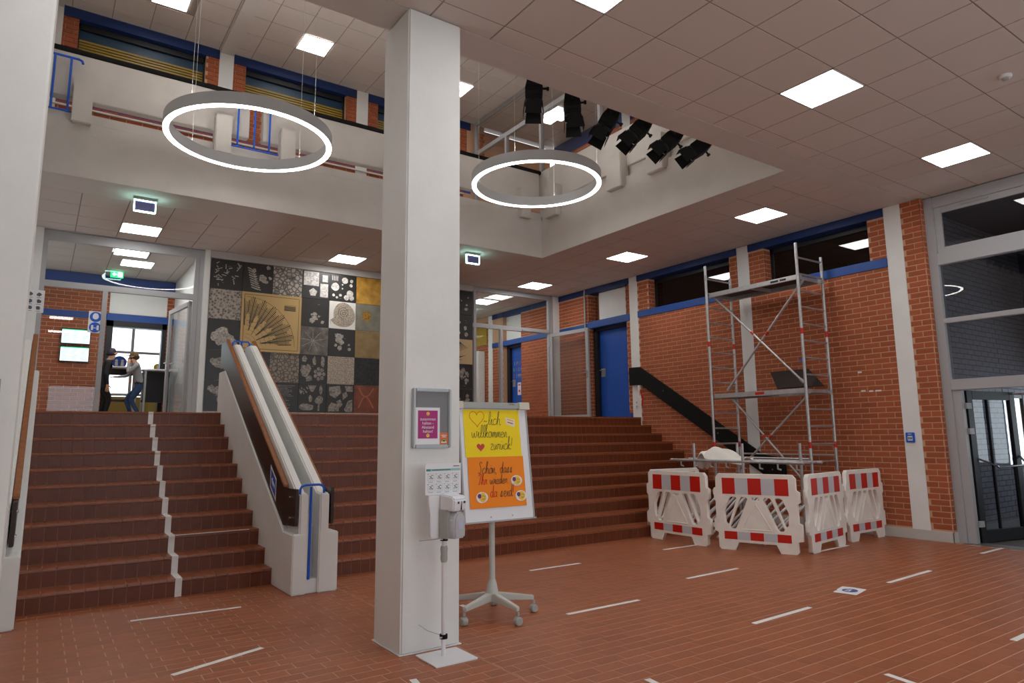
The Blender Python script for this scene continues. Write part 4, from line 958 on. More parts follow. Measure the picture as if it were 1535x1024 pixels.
tr = MB(); vs = [fp(2.93, -.012, .012), fp(3.665, -.012, .012), fp(3.665, .0, .012), fp(2.93, 0, .012)]; v2 = [p+Vector((0, .04, 0)) for p in vs]
tr.add(vs+v2, [(0, 1, 2, 3), (7, 6, 5, 4), (0, 4, 5, 1), (1, 5, 6, 2), (2, 6, 7, 3), (3, 7, 4, 0)]); tr.build('lower_edge', M_alud, fc)
def fbox(name, u0, u1, v0, v1, h0, h1, m, par=fc):
    b = MB(); vs = [fp(u0, v0, h1), fp(u1, v0, h1), fp(u1, v1, h1), fp(u0, v1, h1), fp(u0, v0, h0), fp(u1, v0, h0), fp(u1, v1, h0), fp(u0, v1, h0)]
    b.add(vs, [(0, 1, 2, 3), (7, 6, 5, 4), (0, 4, 5, 1), (1, 5, 6, 2), (2, 6, 7, 3), (3, 7, 4, 0)]); return b.build(name, m, par, .003)
cl = fbox('clamp_bar', 2.94, 3.58, .945, 1.0, 0, .03, M_greyp)
Print(fp(3.46, .985, .0305), X, e_).text('TSMAC', .02, 0, .022).build('maker_mark', M_ink, cl)
fbox('clamp_end', 3.555, 3.67, .94, 1.005, -.005, .04, mat('ivory_plastic', (206, 204, 188), .5)); fbox('clamp_end', 2.92, 2.975, .94, 1.005, -.005, .04, MATS['ivory_plastic'])
for u in (3.2, 3.42): MB().tube(fp(u, .03, 0), fp(u, .03, .004), .006).build('screw', M_alud, fc)
MB().tube((3.29, 5.08, .19), (3.29, 5.08, 1.3), .026, 16).build('pole', M_lgrey, fc, smooth=True)
MB().box(3.23, 5.045, 1.08, 3.35, 5.115, 1.22).build('tilt_joint', M_greyp, fc, .01)
MB().lathe([(0, .13), (.06, .13), (.055, .19), (.035, .28), (.028, .30), (0, .30)], (3.29, 5.08, 0), 20).build('hub', M_lgrey, fc, smooth=True)
for k in range(5):
    a = R_(-17+72*k); dx, dy = math.cos(a), math.sin(a); h = Vector((3.29, 5.08, .165)); tip = Vector((3.29+.37*dx, 5.08+.37*dy, .125))
    b = MB(); n = Vector((-dy, dx, 0)); vs = []
    for P, wd, ht in ((h, .03, .035), (tip, .018, .018)):
        for sx, sz in ((-1, -1), (1, -1), (1, 1), (-1, 1)): vs.append(P+n*wd*sx+Z*ht*sz)
    b.add(vs, [(3, 2, 1, 0), (4, 5, 6, 7), (0, 1, 5, 4), (1, 2, 6, 5), (2, 3, 7, 6), (3, 0, 4, 7)])
    arm = b.build('arm', M_lgrey, fc, .006)
    w_ = MB().tube(tip+Vector((0, 0, -.02)), tip+Vector((0, 0, -.05)), .012).lathe([(0, -.026), (.026, -.026), (.034, -.02), (.034, .02), (.026, .026), (0, .026)], (tip.x, tip.y, .034), 16, 'x' if k % 2 else 'y')
    w_.build('castor', M_greyp, arm)
# sheets on the flipchart
def sheet(name, u0, u1, v0, v1, h, m, label, curl=0):
    t = thing(name, label, 'poster', fp((u0+u1)/2, v0, h))
    b = MB(); n = 10
    for i in range(n+1):
        v = v0+(v1-v0)*i/n; hh = h+curl*max(0, 1-i/4)**2
        b.v += [tuple(fp(u0, v, hh)), tuple(fp(u1, v, hh))]
    b.f = [(2*i, 2*i+1, 2*i+3, 2*i+2) for i in range(n)]; b.m = [0]*n
    b.build('sheet', m, t); return t
ye = sheet('yellow_poster', 2.985, 3.565, .53, .938, .004, M_yellow, 'yellow paper with a welcome greeting and hearts on the flipchart')
og = sheet('orange_poster', 3.0, 3.575, .105, .53, .0055, M_orange, 'orange paper with a handwritten greeting below the yellow sheet', .0025)
HW = {'l': [[(0, .1), (.25, .5), (.5, 1.6), (.42, 2.1), (.25, 1.9), (.2, .6), (.3, .05), (.55, .15)]], 'i': [[(.0, .2), (.25, .95), (.2, .2), (.35, .0), (.5, .15)], [(.3, 1.35), (.32, 1.42)]],
      'c': [[(.6, .8), (.4, 1.), (.1, .7), (.05, .25), (.3, 0), (.62, .2)]], 'h': [[(0, .1), (.3, 1.2), (.45, 2.0), (.3, 2.1), (.2, 1.2), (.15, 0)], [(.17, .4), (.4, .95), (.6, .8), (.55, .15), (.7, 0), (.85, .15)]],
      'w': [[(0, .9), (.1, .2), (.3, .05), (.5, .8), (.55, .2), (.75, .05), (.95, .6), (.9, 1.), (1.1, .9)]], 'k': [[(0, .1), (.3, 1.4), (.4, 2.1), (.25, 2.0), (.15, 0)], [(.17, .5), (.45, .95), (.5, .7), (.2, .55), (.5, .1), (.7, .1)]],
      'o': [[(.5, .9), (.2, .95), (.05, .5), (.2, .05), (.5, .1), (.6, .6), (.45, .95), (.75, .85)]], 'm': [[(0, .9), (.1, .1), (.12, .1), (.3, .9), (.42, .7), (.4, .05), (.58, .9), (.72, .7), (.7, .1), (.9, .1)]],
      'n': [[(0, .9), (.1, .1), (.12, .1), (.35, .92), (.5, .7), (.48, .1), (.7, .1)]], 'e': [[(.05, .4), (.5, .6), (.4, .95), (.12, .75), (.1, .2), (.35, .0), (.6, .2)]],
      'z': [[(.05, .9), (.5, .95), (.1, .1), (.6, .05)]], 'u': [[(0, .9), (.05, .2), (.25, .05), (.5, .85), (.48, .2), (.7, .1)]], 'ü': [[(0, .9), (.05, .2), (.25, .05), (.5, .85), (.48, .2), (.7, .1)], [(.12, 1.3), (.14, 1.38)], [(.4, 1.3), (.42, 1.38)]],
      'r': [[(0, .1), (.15, .95), (.25, .8), (.45, .9), (.4, .3), (.55, .05)]], '!': [[(.25, 2.0), (.15, .6)], [(.1, .05), (.12, .12)]], 'S': [[(.75, 1.8), (.5, 2.1), (.25, 1.8), (.5, 1.1), (.55, .5), (.25, .0), (0, .3)]],
      'ö': [[(.5, .9), (.2, .95), (.05, .5), (.2, .05), (.5, .1), (.6, .6), (.45, .95), (.75, .85)], [(.18, 1.3), (.2, 1.38)], [(.45, 1.3), (.47, 1.38)]], ',': [[(.15, .1), (.05, -.3)]],
      'd': [[(.5, .8), (.2, .95), (.03, .5), (.2, .05), (.45, .3), (.62, 2.0), (.55, .5), (.62, .05), (.8, .15)]], 'a': [[(.5, .8), (.2, .95), (.03, .5), (.2, .05), (.45, .3), (.52, .9), (.5, .15), (.7, .1)]],
      's': [[(0, .1), (.35, 1.), (.38, .5), (.3, .05), (.1, .1), (.55, .12)]], 'I': [[(.1, 1.7), (.5, 2.05), (.7, 1.95), (.5, 1.0), (.35, .1), (.1, .1)]], '~': [[(0, .5), (.2, .65), (.4, .5), (.6, .65)]], ' ': []}
WD = {' ': .55, 'i': .45, 'l': .5, '!': .5, ',': .45, 'w': 1.1, 'm': .88, 'h': .82, 'S': .85, 'I': .8, '~': .75, 'd': .78}
def hand(p, txt, u, v, s, wd=.004, slant=.12):
    for ch in txt:
        for st in HW[ch]: p.line([(u+(a+slant*b)*s, v+b*s) for a, b in spline(st, 5)], wd)
        u += WD.get(ch, .68)*s
    return u
def heart(k=1): return [(k*.0625*16*math.sin(t)**3, k*.0625*(13*math.cos(t)-5*math.cos(2*t)-2*math.cos(3*t)-math.cos(4*t))) for t in [R_(x) for x in range(0, 365, 12)]]
p = Print(fp(2.985, .53, .0045), X, e_); hand(p, '~lich', .20, .275, .055, .0042); hand(p, 'willkommen', .07, .165, .052, .0042); hand(p, 'zurück!', .25, .06, .052, .0042); p.build('handwriting', M_ink, ye)
p = Print(fp(2.985, .53, .0045), X, e_); p.line([(.135+a*.075, .335+b*.075) for a, b in heart()], .005); p.build('heart_outline', M_orangeink, ye)
p = Print(fp(2.985, .53, .0045), X, e_); p.poly([(.155+a*.04, .085+b*.038) for a, b in heart()][:-1]); p.build('heart_sticker', mat('heart_red', (196, 52, 40), .35), ye)
p = Print(fp(2.985, .53, .0045), X, e_); p.poly([(.43, .345), (.435, .28), (.525, .255), (.535, .32)]); k = p.build('sticker', mat('cream_sticker', (236, 226, 190), .5), ye)
p = Print(fp(2.985, .53, .0055), X, e_); p.line([(.45, .30), (.51, .285)], .008).line([(.45, .325), (.515, .308)], .004); p.build('sticker_print', M_redink, ye)
O = fp(3.0, .105, .0092)
p = Print(O, X, e_); hand(p, 'Schön, dass', .095, .285, .047, .0042); hand(p, 'wieder', .205, .195, .042, .0042); hand(p, 'seid', .30, .085, .050, .0042); p.build('handwriting', M_ink, og)
p = Print(O, X, e_); hand(p, 'Ihr', .085, .195, .042, .005); hand(p, 'da', .20, .085, .050, .005); hand(p, '!', .425, .085, .052, .006); p.build('handwriting', M_redink, og)
for u, v in ((.48, .215), (.115, .09), (.515, .085)):
    t = og
    p = Print(O, X, e_); p.poly([(u+.055*math.cos(a)*(1.15 if math.cos(a) > 0 else 1), v+.045*math.sin(a)) for a in [R_(x) for x in range(0, 360, 24)]]); k = p.build('sticker', M_paper, t)
    p = Print(O, X, e_, .0016); p.disc(u+.008, v, .038, 18); p.build('smile_face', mat('sticker_yellow', (240, 196, 60), .5), k)
    p = Print(O, X, e_, .0024); p.disc(u-.022, v+.012, .02, 8); p.build('violet_flower', mat('violet_ink', (104, 40, 110), .5), k)
    p = Print(O, X, e_, .0024); p.disc(u+.012, v+.012, .004, 8).disc(u+.028, v+.008, .004, 8).line([(u+.002, v-.012), (u+.016, v-.018), (u+.03, v-.01)], .003); p.build('smile', M_ink, k)

# ================================================================== NOTICE FRAME ON THE COLUMN
CY = 4.567
t = thing('notice_frame', 'aluminium notice board with grey felt on the column front', 'notice board', (2.42, CY, 1.42))
MB().box(2.265, CY-.012, 1.43, 2.575, CY, 1.85).build('felt', M_felt, t)
f = MB().box(2.258, CY-.026, 1.42, 2.282, CY, 1.86).box(2.558, CY-.026, 1.42, 2.582, CY, 1.86).box(2.282, CY-.026, 1.42, 2.558, CY, 1.444).box(2.282, CY-.026, 1.836, 2.558, CY, 1.86)
f.build('frame', M_alu, t, .006)
t = thing('magenta_poster', 'magenta notice on white paper inside the notice board', 'poster', (2.385, CY-.014, 1.45))
MB().box(2.284, CY-.0145, 1.446, 2.487, CY-.0125, 1.718).build('sheet', M_paper, t)
MB().box(2.305, CY-.0158, 1.49, 2.468, CY-.0146, 1.696).build('magenta_field', mat('magenta_print', (172, 28, 120), .5), t)
p = Print((2.305, CY-.0160, 1.49), X, Z)
for k, s in enumerate(('zusammen', 'halten -', 'Abstand', 'halten!')): p.text(s, .0815, .142-.03*k, .031)
p.build('lettering', M_paper, t)
p = Print((2.305, CY-.0160, 1.49), X, Z); p.disc(.0815, .182, .014).disc(.0815, .022, .014); p.build('smile_face', mat('sticker_yellow', (240, 196, 60), .5), t)
p = Print((2.305, CY-.0160, 1.49), X, Z, .0016); p.line([(.073, .178), (.0815, .174), (.09, .178)], .003).line([(.073, .026), (.09, .026)], .003); p.build('smile', mat('magenta_print', (172, 28, 120), .5), t)
t = thing('rainbow_card', 'small orange card with a rainbow inside the notice board', 'card', (2.52, CY-.014, 1.45))
MB().box(2.488, CY-.0155, 1.446, 2.556, CY-.0135, 1.532).build('card', mat('card_orange', (226, 118, 48), .5), t)
p = Print((2.488, CY-.0158, 1.446), X, Z); p.rect(.012, .012, .056, .02)
p.build('white_base', M_paper, t)
for r, c in ((.022, (120, 60, 110)), (.018, (240, 200, 60)), (.014, (70, 140, 80)), (.01, (40, 70, 60))):
    p = Print((2.488, CY-.0158, 1.446), X, Z, .0004*(1+(.022-r)*100)); p.poly([(.034+r*math.cos(R_(a)), .02+r*math.sin(R_(a))) for a in range(0, 181, 15)]); p.build('rainbow_band', mat('rainbow_%d' % int(r*1000), c, .5), t)
p = Print((2.488, CY-.0158, 1.446), X, Z); p.line([(.012, .066), (.056, .066)], .005).line([(.018, .055), (.05, .055)], .005); p.build('lettering', M_paper, t)

# ================================================================== HAND SANITISER STAND
sn = thing('sanitizer_stand', 'white hand sanitizer stand with a square foot in front of the column', 'sanitizer stand', (2.43, 4.36, 0))
MB().prism([(2.275, 4.19), (2.59, 4.19), (2.60, 4.20), (2.60, 4.49), (2.59, 4.50), (2.285, 4.50), (2.275, 4.49)], 'z', .0015, .009).build('foot_plate', M_whitep, sn)
MB().tube((2.43, 4.375, .009), (2.43, 4.375, .79), .016, 14).build('pole', M_whitep, sn, smooth=True)
MB().lathe([(0, .63), (.02, .63), (.025, .65), (.023, .69), (.026, .72), (.022, .74), (0, .74)], (2.43, 4.375, 0), 14).build('grip_sleeve', M_greyp, sn, smooth=True)
for z in (.135, .79):
    c = MB().lathe([(.014, -.014), (.028, -.014), (.028, .014), (.014, .014)], (2.43, 4.375, z), 14).build('hose_clamp', M_black, sn)
    MB().box(2.395, 4.355, z-.006, 2.41, 4.37, z+.006).build('screw', M_chrome, c)
MB().path([(2.42, 4.39, .14), (2.36, 4.48, .16), (2.335, CY, .185)], .002, 5).build('tie_wire', M_alu, sn)
MB().path([(2.43, 4.39, .79), (2.38, 4.5, .77), (2.335, CY, .76)], .002, 5).build('tie_wire', M_alu, sn)
MB().prism([(2.305, 1.09), (2.305, 1.03), (2.32, .95), (2.32, .81), (2.33, .80), (2.405, .80), (2.405, 1.09)], 'y', 4.37, 4.40).build('back_plate', M_whitep, sn, .004)
ds = MB().prism([(4.36, 1.10), (4.25, 1.085), (4.235, 1.06), (4.245, .985), (4.37, .985), (4.37, 1.10)], 'x', 2.41, 2.555).build('dispenser_head', M_whitep, sn, .012)
MB().box(2.405, 4.30, .795, 2.45, 4.372, 1.0).box(2.45, 4.335, .795, 2.555, 4.372, .985).build('dispenser_back', M_greyp, sn, .006)
bt = MB().prism([(2.435, .795), (2.548, .795), (2.553, .84), (2.548, .93), (2.525, .978), (2.455, .978), (2.43, .93), (2.428, .84)], 'y', 4.245, 4.33).build('bottle', mat('translucent_bottle', (238, 239, 243), .15, trans=.45), sn, .012)
MB().box(2.455, 4.27, .80, 2.53, 4.325, .845).build('liquid', mat('violet_liquid', (150, 150, 190), .3), bt)
MB().box(2.462, 4.243, .86, 2.515, 4.2455, .92).build('bottle_label', mat('bottle_label_print', (182, 184, 206), .5), bt)
MB().box(2.45, 4.236, 1.035, 2.468, 4.2445, 1.05).build('sensor_window', M_dark, ds); MB().box(2.515, 4.236, 1.035, 2.535, 4.2445, 1.05).build('sensor_window', M_dark, ds); MB().box(2.49, 4.236, .99, 2.496, 4.2445, 1.05).build('nozzle_slot', M_dark, ds)
_rm = Matrix.Translation(Vector((-.022, 0, 0)))@Matrix.Rotation(R_(20), 4, 'Z')
for o in [c for c in sn.children if c.name.split('.')[0] in ('dispenser_head', 'dispenser_back', 'bottle')]:
    for q in [o]+list(o.children): q.data.transform(_rm)
t = thing('instruction_sheet', 'white sheet of hand washing sketches above the sanitizer dispenser', 'sign', (2.425, 4.385, 1.10))
MB().box(2.283, 4.385, 1.095, 2.572, 4.389, 1.312).build('sheet', M_paper, t)
O = (2.283, 4.3845, 1.095); p = Print(O, X, Z); p.rect(.006, .165, .283, .18); p.build('teal_bar', mat('teal_print', (150, 200, 200), .5), t)
p = Print(O, X, Z, .0014); p.rect(.006, .165, .04, .18); p.build('teal_mark', mat('teal_dark', (40, 140, 140), .5), t)
p = Print(O, X, Z, .0016); p.line([(.05, .1725), (.2, .1725)], .006).line([(.225, .197), (.275, .197)], .006); p.build('heading', mat('print_grey', (90, 96, 104), .6), t)
rs = random.Random(5)
for i in range(4):
    for jx in range(2):
        u, v = .02+.066*i, .015+.072*jx; p = Print(O, X, Z)
        p.line([(u, v+.012), (u, v+.06), (u+.052, v+.06), (u+.052, v+.012), (u, v+.012)], .0012).line([(u+.004, v+.002), (u+.04, v+.002)], .003).rect(u-.003, v+.055, u+.003, v+.061)
        p.line(spline([(u+.008, v+.02+rs.uniform(0, .01)), (u+.02, v+.03), (u+.03, v+.05), (u+.044, v+.045)]), .005).line(spline([(u+.012, v+.045), (u+.024, v+.036), (u+.04, v+.022)]), .006).line(spline([(u+.02, v+.02), (u+.03, v+.026), (u+.045, v+.034)]), .003)
        p.build('sketch', mat('print_lgrey', (140, 142, 146), .6), t)

# ================================================================== FLOOR TAPES
def tape(a, b, label, wd=.045, z=.0006):
    a, b = Vector((*a, 0)), Vector((*b, 0)); d = (b-a).normalized(); n = Vector((-d.y, d.x, 0))*wd/2
    o = MB().add([p+Z*zz for zz in (z, z+.0016) for p in (a-n, b-n, b+n, a+n)], [(3, 2, 1, 0), (4, 5, 6, 7), (0, 1, 5, 4), (1, 2, 6, 5), (2, 3, 7, 6), (3, 0, 4, 7)]).build('floor_tape', M_tape)
    props(o, label, 'tape', 'white tape strips on the floor'); return o
for a, b, s in (((.77, 6.765), (1.64, 6.70), 'white tape strip on the floor below the left flight'), ((.84, 5.09), (1.47, 5.34), 'white tape strip lying askew on the floor at lower left'),
                ((4.70, 6.475), (5.44, 6.475), 'white tape strip on the floor near the wide steps'), ((3.83, 4.745), (4.68, 4.745), 'white tape strip on the floor right of the flipchart castors'),
                ((6.93, 6.54), (7.66, 6.54), 'white tape strip running under the barrier nearest the stairs'), ((5.76, 5.12), (6.64, 5.15), 'white tape strip on the floor before the middle barrier'),
                ((4.84, 3.63), (5.67, 3.66), 'white tape strip at right foreground left of the paper sheet'), ((7.2, 3.76), (8.18, 3.80), 'white tape strip right of the paper sheet on the floor'),
                ((9.8, 3.93), (10.5, 3.94), 'white tape strip in front of the entrance door'), ((5.95, 2.24), (6.75, 2.25), 'white tape strip cut by the right edge of the photo'),
                ((4.51, 2.42), (4.36, 1.6), 'white tape strip cut by the bottom edge at lower right'), ((8.33, 5.225), (9.15, 5.27), 'white tape strip under the slanted barrier'),
                ((3.27, 5.57), (3.27, 5.44), 'short white tape end behind the column'), ((2.06, 4.10), (1.99, 3.7), 'white tape corner at the bottom edge left of the stand'), ((3.24, 3.24), (3.19, 2.8), 'white tape corner at the bottom edge under the flipchart')):
    tape(a, b, s)
o = MB().box(1.28, 8.035, .5105, 2.02, 8.07, .512).build('floor_tape', M_tape); props(o, 'white tape strip on the third step edge of the left flight', 'tape', 'white tape strips on the floor')
o = MB()
xl, xr = 1.215, 1.275
for k in range(11):
    y = ST0+TR*k; o.box(xl, y-.0015, RI*k+(.002 if k else .001), xr, y+.001, RI*(k+1)+.001); o.box(xl, y-.0105, RI*(k+1)-.024, xr, y-.008, RI*(k+1)+.0015); o.box(xl, y-.0105, RI*(k+1)+.0006, xr, y+TR, RI*(k+1)+.002)
o = o.build('stair_tape', M_tape); props(o, 'continuous white tape line running up the left flight of steps', 'tape')
t = thing('floor_notice', 'white paper notice with a blue symbol lying on the tiles', 'notice', (6.56, 3.80, 0), R_(14))
MB().prism([(-.16, -.10), (.15, -.11), (.155, -.02), (.17, .0), (.15, .11), (-.02, .115), (-.03, .10), (-.155, .11)], 'z', .0006, .0018).build('sheet', M_paper, t, local=True)
p = Print((0, 0, .0018), X, Y); p.disc(0, 0, .085, 20, .07); p.b.build('blue_print', mat('print_blue', (70, 84, 150), .5), t, local=True)
p = Print((0, 0, .0018), X, Y, .0014); p.line([(-.05, 0), (.05, 0)], .014).disc(-.03, .025, .016).disc(.03, .025, .016); p.b.build('white_print', M_paper, t, local=True)

# ================================================================== SIGNS, SCREENS AND SMALL FITTINGS
M_green = mat('exit_green', (40, 190, 110), .5, emit=1.2); M_exw = mat('exit_white', (250, 255, 252), .5, emit=1.6); M_cyan = mat('emergency_lamp_glow', (190, 255, 240), .5, emit=9)
M_violet = mat('unlit_sign_face', (98, 88, 140), .4)
for x, y, lab in ((1.02, 10.62, 'hanging emergency exit sign under the back gallery on the left'), (6.48, 10.62, 'hanging emergency exit sign right of the column')):
    t = thing('exit_sign', lab, 'sign', (x, y, ZC))
    MB().box(x-.15, y-.03, ZC-.04, x+.15, y+.03, ZC).build('housing', M_greyp, t, .004)
    MB().box(x-.13, y-.014, ZC-.20, x+.13, y+.014, ZC-.04).build('face', M_violet, t)
    MB().box(x-.13, y-.020, ZC-.058, x+.13, y+.020, ZC-.042).build('light_edge', M_cyan, t); MB().box(x-.135, y-.018, ZC-.212, x+.135, y+.018, ZC-.198).build('light_edge', M_cyan, t)
    for sx in (-1, 1): MB().box(x+sx*.135-.006, y-.018, ZC-.2, x+sx*.135+.006, y+.018, ZC-.04).build('light_edge', M_cyan, t)
t = thing('exit_sign', 'green emergency exit sign behind the left glass wall', 'sign', (1.10, 15.7, 4.9))
MB().box(.985, 15.68, 4.77, 1.215, 15.72, 4.90).build('green_face', M_green, t)
p = Print((.985, 15.679, 4.77), X, Z); p.rect(.13, .02, .21, .11).poly([(.03, .065), (.07, .105), (.07, .08), (.11, .08), (.11, .05), (.07, .05), (.07, .025)]); p.build('pictogram', M_exw, t)
p = Print((.985, 15.678, 4.77), X, Z, .0015); p.disc(.175, .09, .01, 10).line([(.172, .078), (.165, .05), (.15, .03)], .012).line([(.165, .05), (.185, .03)], .01).line([(.155, .07), (.19, .062)], .008); p.build('running_figure', M_green, t)
t = thing('exit_sign', 'lit sign behind the right glass wall under its ceiling', 'sign', (9.35, 15.6, 4.9))
MB().box(9.2, 15.58, 4.70, 9.55, 15.62, 4.88).build('face', M_violet, t); MB().box(9.19, 15.575, 4.86, 9.56, 15.625, 4.90).build('light_edge', M_cyan, t); MB().box(9.19, 15.575, 4.68, 9.56, 15.625, 4.70).build('light_edge', M_cyan, t)
t = thing('smoke_detector', 'round smoke detector on the front ceiling at the right', 'detector', (7.46, 2.33, ZC+.004))
MB().lathe([(0, 0), (.055, 0), (.058, -.012), (.05, -.03), (0, -.03)], n=24).build('base', M_whitep, t, smooth=True, local=True); MB().lathe([(.03, -.03), (.028, -.045), (.012, -.05), (0, -.05)], n=16).build('sensor_head', M_greyp, t, smooth=True, local=True)
t = thing('card_reader', 'small blue card reader box on the white pilaster at the right', 'box', (WX-.01, 4.935, 1.35))
MB().box(WX-.03, 4.875, 1.36, WX-.004, 4.995, 1.50).build('housing', M_blued, t, .006); MB().box(WX-.033, 4.90, 1.385, WX-.030, 4.965, 1.45).build('symbol_plate', M_paper, t); MB().box(WX-.033, 4.91, 1.47, WX-.030, 4.96, 1.482).build('display', M_silver, t)
for k in range(3): MB().box(WX-.0345, 4.905+.02*k, 1.40, WX-.033, 4.917+.02*k, 1.435).build('symbol', M_dark, t)
for k, (yy, zz, ww) in enumerate(((5.60, 2.43, .06), (5.57, 2.14, .07), (5.45, 2.13, .06), (5.34, 2.13, .09))):
    o = MB().box(WX-.003, yy-ww/2, zz-.012, WX-.0005, yy+ww/2, zz+.012).build('tape_scrap', M_tape); props(o, ('white tape scrap on the bricks right of the scaffold, the topmost', 'white tape scrap on the bricks, nearest to the scaffold upright', 'white tape scrap on the bricks, middle of the lower three', 'white tape scrap on the bricks, rightmost of the lower three')[k], 'tape')
t = thing('socket', 'white double wall socket low on the pilaster beside the blue door', 'socket', (WX-.005, 10.42, 2.1))
for k in range(2):
    f = MB().box(WX-.014, 10.385, 2.06+.085*k, WX-.004, 10.465, 2.14+.085*k).build('socket_plate', M_whitep, t, .003); MB().lathe([(0, -.0145), (.02, -.0145), (.022, -.0152), (0, -.0152)], (WX, 10.425, 2.1+.085*k), 14, 'x').build('insert', M_greyp, f)
t = thing('barrier_tape', 'crumpled red and white barrier tape knotted to the black handrail', 'tape', (WX-.09, 10.28, 2.5))
MB().path([(WX-.10, 10.26, 2.53), (WX-.12, 10.22, 2.42), (WX-.10, 10.26, 2.32), (WX-.11, 10.18, 2.22)], .018, 5).build('white_length', M_tape, t); MB().path([(WX-.10, 10.24, 2.46), (WX-.13, 10.18, 2.38), (WX-.11, 10.15, 2.25), (WX-.12, 10.17, 2.1)], .016, 5).build('red_length', M_red, t)
# paper letters and sheets on the far blue door
xd = WX+.199
t = thing('paper_letters', 'coloured paper letters in three rows on the far blue door', 'letters', (xd, 15.0, 3.2))
cs = [mat('letter_%d' % i, c, .6) for i, c in enumerate(((200, 180, 120), (150, 190, 140), (200, 110, 90), (170, 170, 190), (210, 200, 190)))]
for r, wd_ in enumerate(('SPORT', 'KIOSK', 'ZIMMER')):
    for i, ch in enumerate(wd_):
        p = Print((xd, 15.30-.115*i-.03*(r == 0), 3.42-.17*r), -Y, Z); p.text(ch, .04, .04, .13); p.build('letter', cs[(i+r) % 5], t)
for lab, y0, z0, wv_, hv_ in (('white paper sheet hanging on the far blue door, the left one', 15.10, 2.60, .16, .34), ('white round-edged sheet on the far blue door, the right one', 14.86, 2.78, .12, .36)):
    t = thing('door_sheet', lab, 'paper', (xd, y0, z0)); MB().box(xd-.003, y0-wv_, z0, xd-.001, y0, z0+hv_).build('sheet', M_paper, t)
    p = Print((xd-.003, y0, z0), -Y, Z); p.line([(.03, hv_-.07), (wv_-.03, hv_-.07)], .03).disc(wv_/2, .11, .035); p.build('print', M_redink, t)
# screens and mandatory signs on the corridor wall
for k, (z0, lab) in enumerate(((3.44, 'upper bright timetable screen on the corridor brick wall'), (3.08, 'lower bright timetable screen on the corridor brick wall'))):
    t = thing('wall_screen', lab, 'screen', (.5, YW-.04, z0)); MB().box(.25, YW-.06, z0-.02, .76, YW-.012, z0+.30).build('housing', M_dark, t, .006)
    MB().box(.265, YW-.063, z0, .745, YW-.0605, z0+.28).build('display', mat('screen_mint', (214, 238, 240), .4, emit=.9), t)
    p = Print((.265, YW-.0635, z0), X, Z)
    for c in range(3):
        for r in range(8): p.line([(.03+.16*c, .24-.03*r), (.03+.16*c+(.06+.05*((r*7+c*3) % 4)/3), .24-.03*r)], .010)
    p.build('table_text', mat('screen_text', (150, 200, 200), .5, emit=.5), t)
    p = Print((.265, YW-.064, z0), X, Z); p.rect(0, .262, .48, .28); p.build('green_bar', mat('screen_green', (60, 190, 130), .5, emit=.7), t)
t = thing('safety_sign', 'white sheet with two round blue mandatory signs on the left glass wall', 'sign', (.66, 13.08, 3.2))
MB().box(.56, 13.083, 3.26, .765, 13.087, 3.62).build('sheet', M_paper, t)
p = Print((.56, 13.0825, 3.26), X, Z); p.disc(.10, .265, .085, 28).disc(.10, .09, .085, 28); p.build('blue_disc', M_blued, t)
p = Print((.56, 13.0825, 3.26), X, Z, .0016); p.blob(.10, .275, .045, .055, j=.05).rect(.06, .235, .12, .265).disc(.06, .11, .018).rect(.045, .045, .075, .095).disc(.14, .11, .018).rect(.125, .045, .155, .095).line([(.07, .08), (.13, .08)], .01); p.build('pictogram', M_paper, t)
t = thing('door_sign', 'round blue distance sign on the porch window behind the person', 'sign', (1.45, 18.2, 3.2))
MB().lathe([(0, 0), (.15, 0), (.15, .01), (0, .01)], (1.47, 18.28, 3.30), 24, 'y').build('disc', M_blued, t); p = Print((1.47, 18.279, 3.30), X, Z); p.disc(-.06, .04, .03).rect(-.09, -.08, -.03, .01).disc(.06, .04, .03).rect(.03, -.08, .09, .01); p.build('pictogram', M_paper, t)
for xx, zz, c, lab in ((2.27, 2.98, M_red, 'round red prohibition sign on the porch window'), (2.28, 3.22, mat('sign_yellow', (220, 190, 50), .5), 'round yellow sign on the porch window above the red one')):
    t = thing('door_sign', lab, 'sign', (xx, 18.27, zz)); MB().lathe([(0, 0), (.09, 0), (.09, .01), (0, .01)], (xx, 18.28, zz), 20, 'y').build('disc', c, t); p = Print((xx, 18.279, zz), X, Z); p.rect(-.02, -.05, .02, .05); p.build('pictogram', M_paper, t)
t = thing('hygiene_sheet', 'white instruction sheet pinned behind the left pillar at the stair head', 'sign', (-.25, 12.6, 3.3))
MB().box(-.30, 12.595, 3.45, .0-.06, 12.60, 3.80).build('sheet', M_paper, t)
for i in range(2):
    for jx in range(3): p = Print((-.30, 12.5945, 3.45), X, Z); p.blob(.06+.11*i, .07+.105*jx, .03, rnd=rs).line([(.03+.11*i, .02+.105*jx), (.09+.11*i, .02+.105*jx)], .006); p.build('sketch', mat('print_grey', (90, 96, 104), .6), t)
t = thing('pillar_frame', 'narrow grey framed board on the left pillar', 'notice board', (-.42, 4.567, 1.4))
MB().box(-.52, 4.552, 1.42, -.20, 4.566, 1.82).build('felt', M_felt, t); MB().box(-.53, 4.54, 1.41, -.505, 4.566, 1.83).box(-.20, 4.54, 1.41, -.178, 4.566, 1.83).box(-.505, 4.54, 1.41, -.20, 4.566, 1.432).box(-.505, 4.54, 1.808, -.20, 4.566, 1.83).build('frame', M_alu, t)
